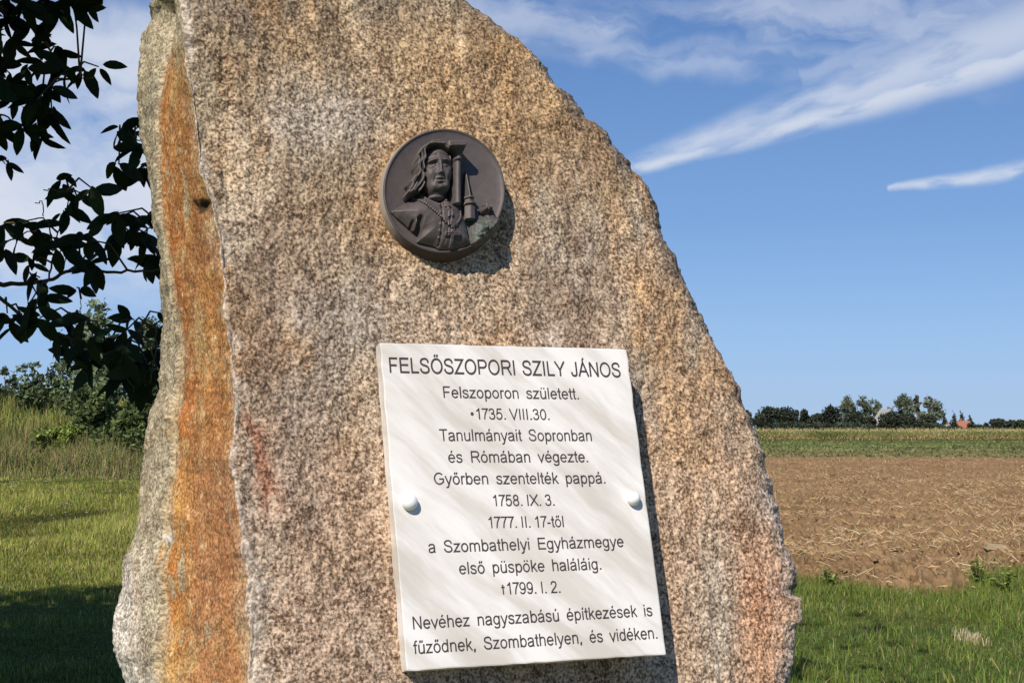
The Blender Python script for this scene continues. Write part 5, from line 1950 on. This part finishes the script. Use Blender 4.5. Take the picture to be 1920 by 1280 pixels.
# ---- small things
def build_flowers():
    r = np.random.default_rng(61)
    parts, cols = [], []
    spots = [(r.uniform(20, 300), r.uniform(838, 975)) for _ in range(85)] + [(r.uniform(150, 300), r.uniform(835, 900)) for _ in range(60)] + [(42, 1036), (110, 1045), (20, 880), (60, 962)]
    for (px, py) in spots:
        Y = min(47.5, max(15.0, 2600 * 1.6 / max(py - 805 + r.uniform(6, 26), 1)))
        p = at_y(np.float64(px), np.float64(py), Y)
        zg = float(terrain(p[0], Y))
        s = r.uniform(0.010, 0.022) * (0.7 + Y / 60) * (1.1 if (px, py) != (42, 1036) else 0.7)
        V, f = tube_mesh([(p[0], Y, zg), (p[0] + 0.02, Y, (p[2] + zg) / 2), (p[0], Y, p[2])], [0.006, 0.005, 0.004], 4)
        parts.append((V, [f])); cols.append(np.tile([[0.09, 0.13, 0.03]], (len(V), 1)))
        # flat umbel of small florets
        for k in range(7):
            a = k * 2.4
            rr = s * math.sqrt(k / 7)
            cpt = np.array([p[0] + math.cos(a) * rr, Y + math.sin(a) * rr, p[2] + 0.01 - 0.3 * rr])
            d = s * 0.33
            V = cpt + np.array([(d, 0, 0), (0, d, 0), (-d, 0, 0), (0, -d, 0), (0, 0, d * 0.7)])
            parts.append((V, [np.array([(0, 1, 4), (1, 2, 4), (2, 3, 4), (3, 0, 4)])])); cols.append(np.tile([[0.60, 0.58, 0.50]], (5, 1)))
    V, f = merge(parts)
    o = mk('wildflowers', V, f, M_VEG, None, False, {'col': ('FLOAT_COLOR', np.concatenate(cols))})
    tag(o, 'tiny white umbel flowers dotted through the meadow grass', 'wildflowers', kind='stuff')


build_flowers()


def weed(px, py, h, w, label, seed, col):
    r = np.random.default_rng(seed)
    g = CAM + ray(np.float64(px), np.float64(py)) * (CAMH / -ray(np.float64(px), np.float64(py))[2])
    g[2] = terrain(g[0], g[1])
    t = empty('weed_plant', g, label, 'weed')
    st, P, D, U, S = [], [], [], [], []
    for k in range(9):
        e = g + np.array([r.normal(0, w * 0.5), r.normal(0, w * 0.4), h * r.uniform(0.55, 1.05)])
        pts = [g + r.normal(0, 0.01, 3) * [1, 1, 0], (g + e) / 2 + np.array([0, 0, 0.03]), e]
        V, f = tube_mesh(pts, [0.005, 0.004, 0.002], 5)
        st.append((V, [f]))
        for q in range(13):
            f_ = r.uniform(0.15, 1)
            P.append(g + (e - g) * f_); D.append(np.array([r.normal(), r.normal(), 0.35 * r.normal() + 0.2])); U.append(np.array([r.normal(0, 0.4), r.normal(0, 0.4), 1.0]))
            S.append(r.uniform(0.03, 0.07))
    V, f = merge(st)
    mk('stems', V, f, M_GRASS, t, True, {'col': ('FLOAT_COLOR', np.tile([[0.10, 0.13, 0.03]], (len(V), 1)))})
    a = leaves(np.array(P), np.array(D), np.array(U), np.array(S), vary(col, len(P), r, 0.25), np.full(len(P), 0.8))
    mk('foliage', a[0], a[1], M_VEG, t, True, {'col': ('FLOAT_COLOR', a[2])})


weed(1836, 1106, 0.36, 0.20, 'leafy green weed growing at the edge of the ploughed soil', 71, (0.19, 0.25, 0.06))
weed(1560, 1108, 0.20, 0.18, 'low green weed at the field edge just right of the stone', 72, (0.17, 0.23, 0.05))
weed(1885, 1120, 0.25, 0.22, 'low leafy weed near the right edge where lawn meets soil', 73, (0.17, 0.23, 0.05))


def tuft(px, py):
    r = np.random.default_rng(81)
    g = CAM + ray(np.float64(px), np.float64(py)) * (CAMH / -ray(np.float64(px), np.float64(py))[2])
    n = 260
    X = g[0] + r.normal(0, 0.045, n); Y = g[1] + r.normal(0, 0.12, n)
    a = blades(X, Y, r.uniform(0.03, 0.11, n), r.uniform(0.003, 0.006, n), vary((0.55, 0.47, 0.28), n, r, 0.18), 1.6, z=terrain(X, Y) + 0.01, seed=9)
    o = mk('dry_grass_tuft', a[0], a[1], M_DRY, None, True, {'col': ('FLOAT_COLOR', a[2])}, origin=np.array([g[0], g[1], float(terrain(g[0], g[1]))]))
    o.location = (g[0], g[1], float(terrain(g[0], g[1])))
    tag(o, 'small pale dry tuft lying on the green lawn', 'grass tuft')


tuft(1815, 1207)


def brick(px, py):
    g = CAM + ray(np.float64(px), np.float64(py)) * (CAMH / -ray(np.float64(px), np.float64(py))[2])
    bm = bmesh.new()
    bmesh.ops.create_cube(bm, size=1.0)
    for v in bm.verts: v.co = Vector((v.co.x * 0.25, v.co.y * 0.13, v.co.z * 0.075))
    bmesh.ops.bevel(bm, geom=bm.edges[:], offset=0.012, segments=2, affect='EDGES')
    bmesh.ops.subdivide_edges(bm, edges=bm.edges[:], cuts=3, use_grid_fill=True)
    co = np.array([v.co[:] for v in bm.verts])
    d = fbm(co[:, 0] * 25, co[:, 1] * 25, co[:, 2] * 25, 5, 3) * 0.006
    for v, dd in zip(bm.verts, d): v.co += v.co.normalized() * dd
    me = bpy.data.meshes.new('brick')
    bm.to_mesh(me); bm.free()
    o = bpy.data.objects.new('brick', me)
    COL.objects.link(o)
    me.materials.append(plain('pale_brick', (0.40, 0.30, 0.18), 0.95, 0.2, 20))
    o.location = (g[0], g[1], float(terrain(g[0], g[1])) + 0.15)
    o.rotation_euler = (0.05, 0.08, 0.1)
    tag(o, 'pale clay brick lying on the ploughed soil', 'brick')


brick(1866, 1052)
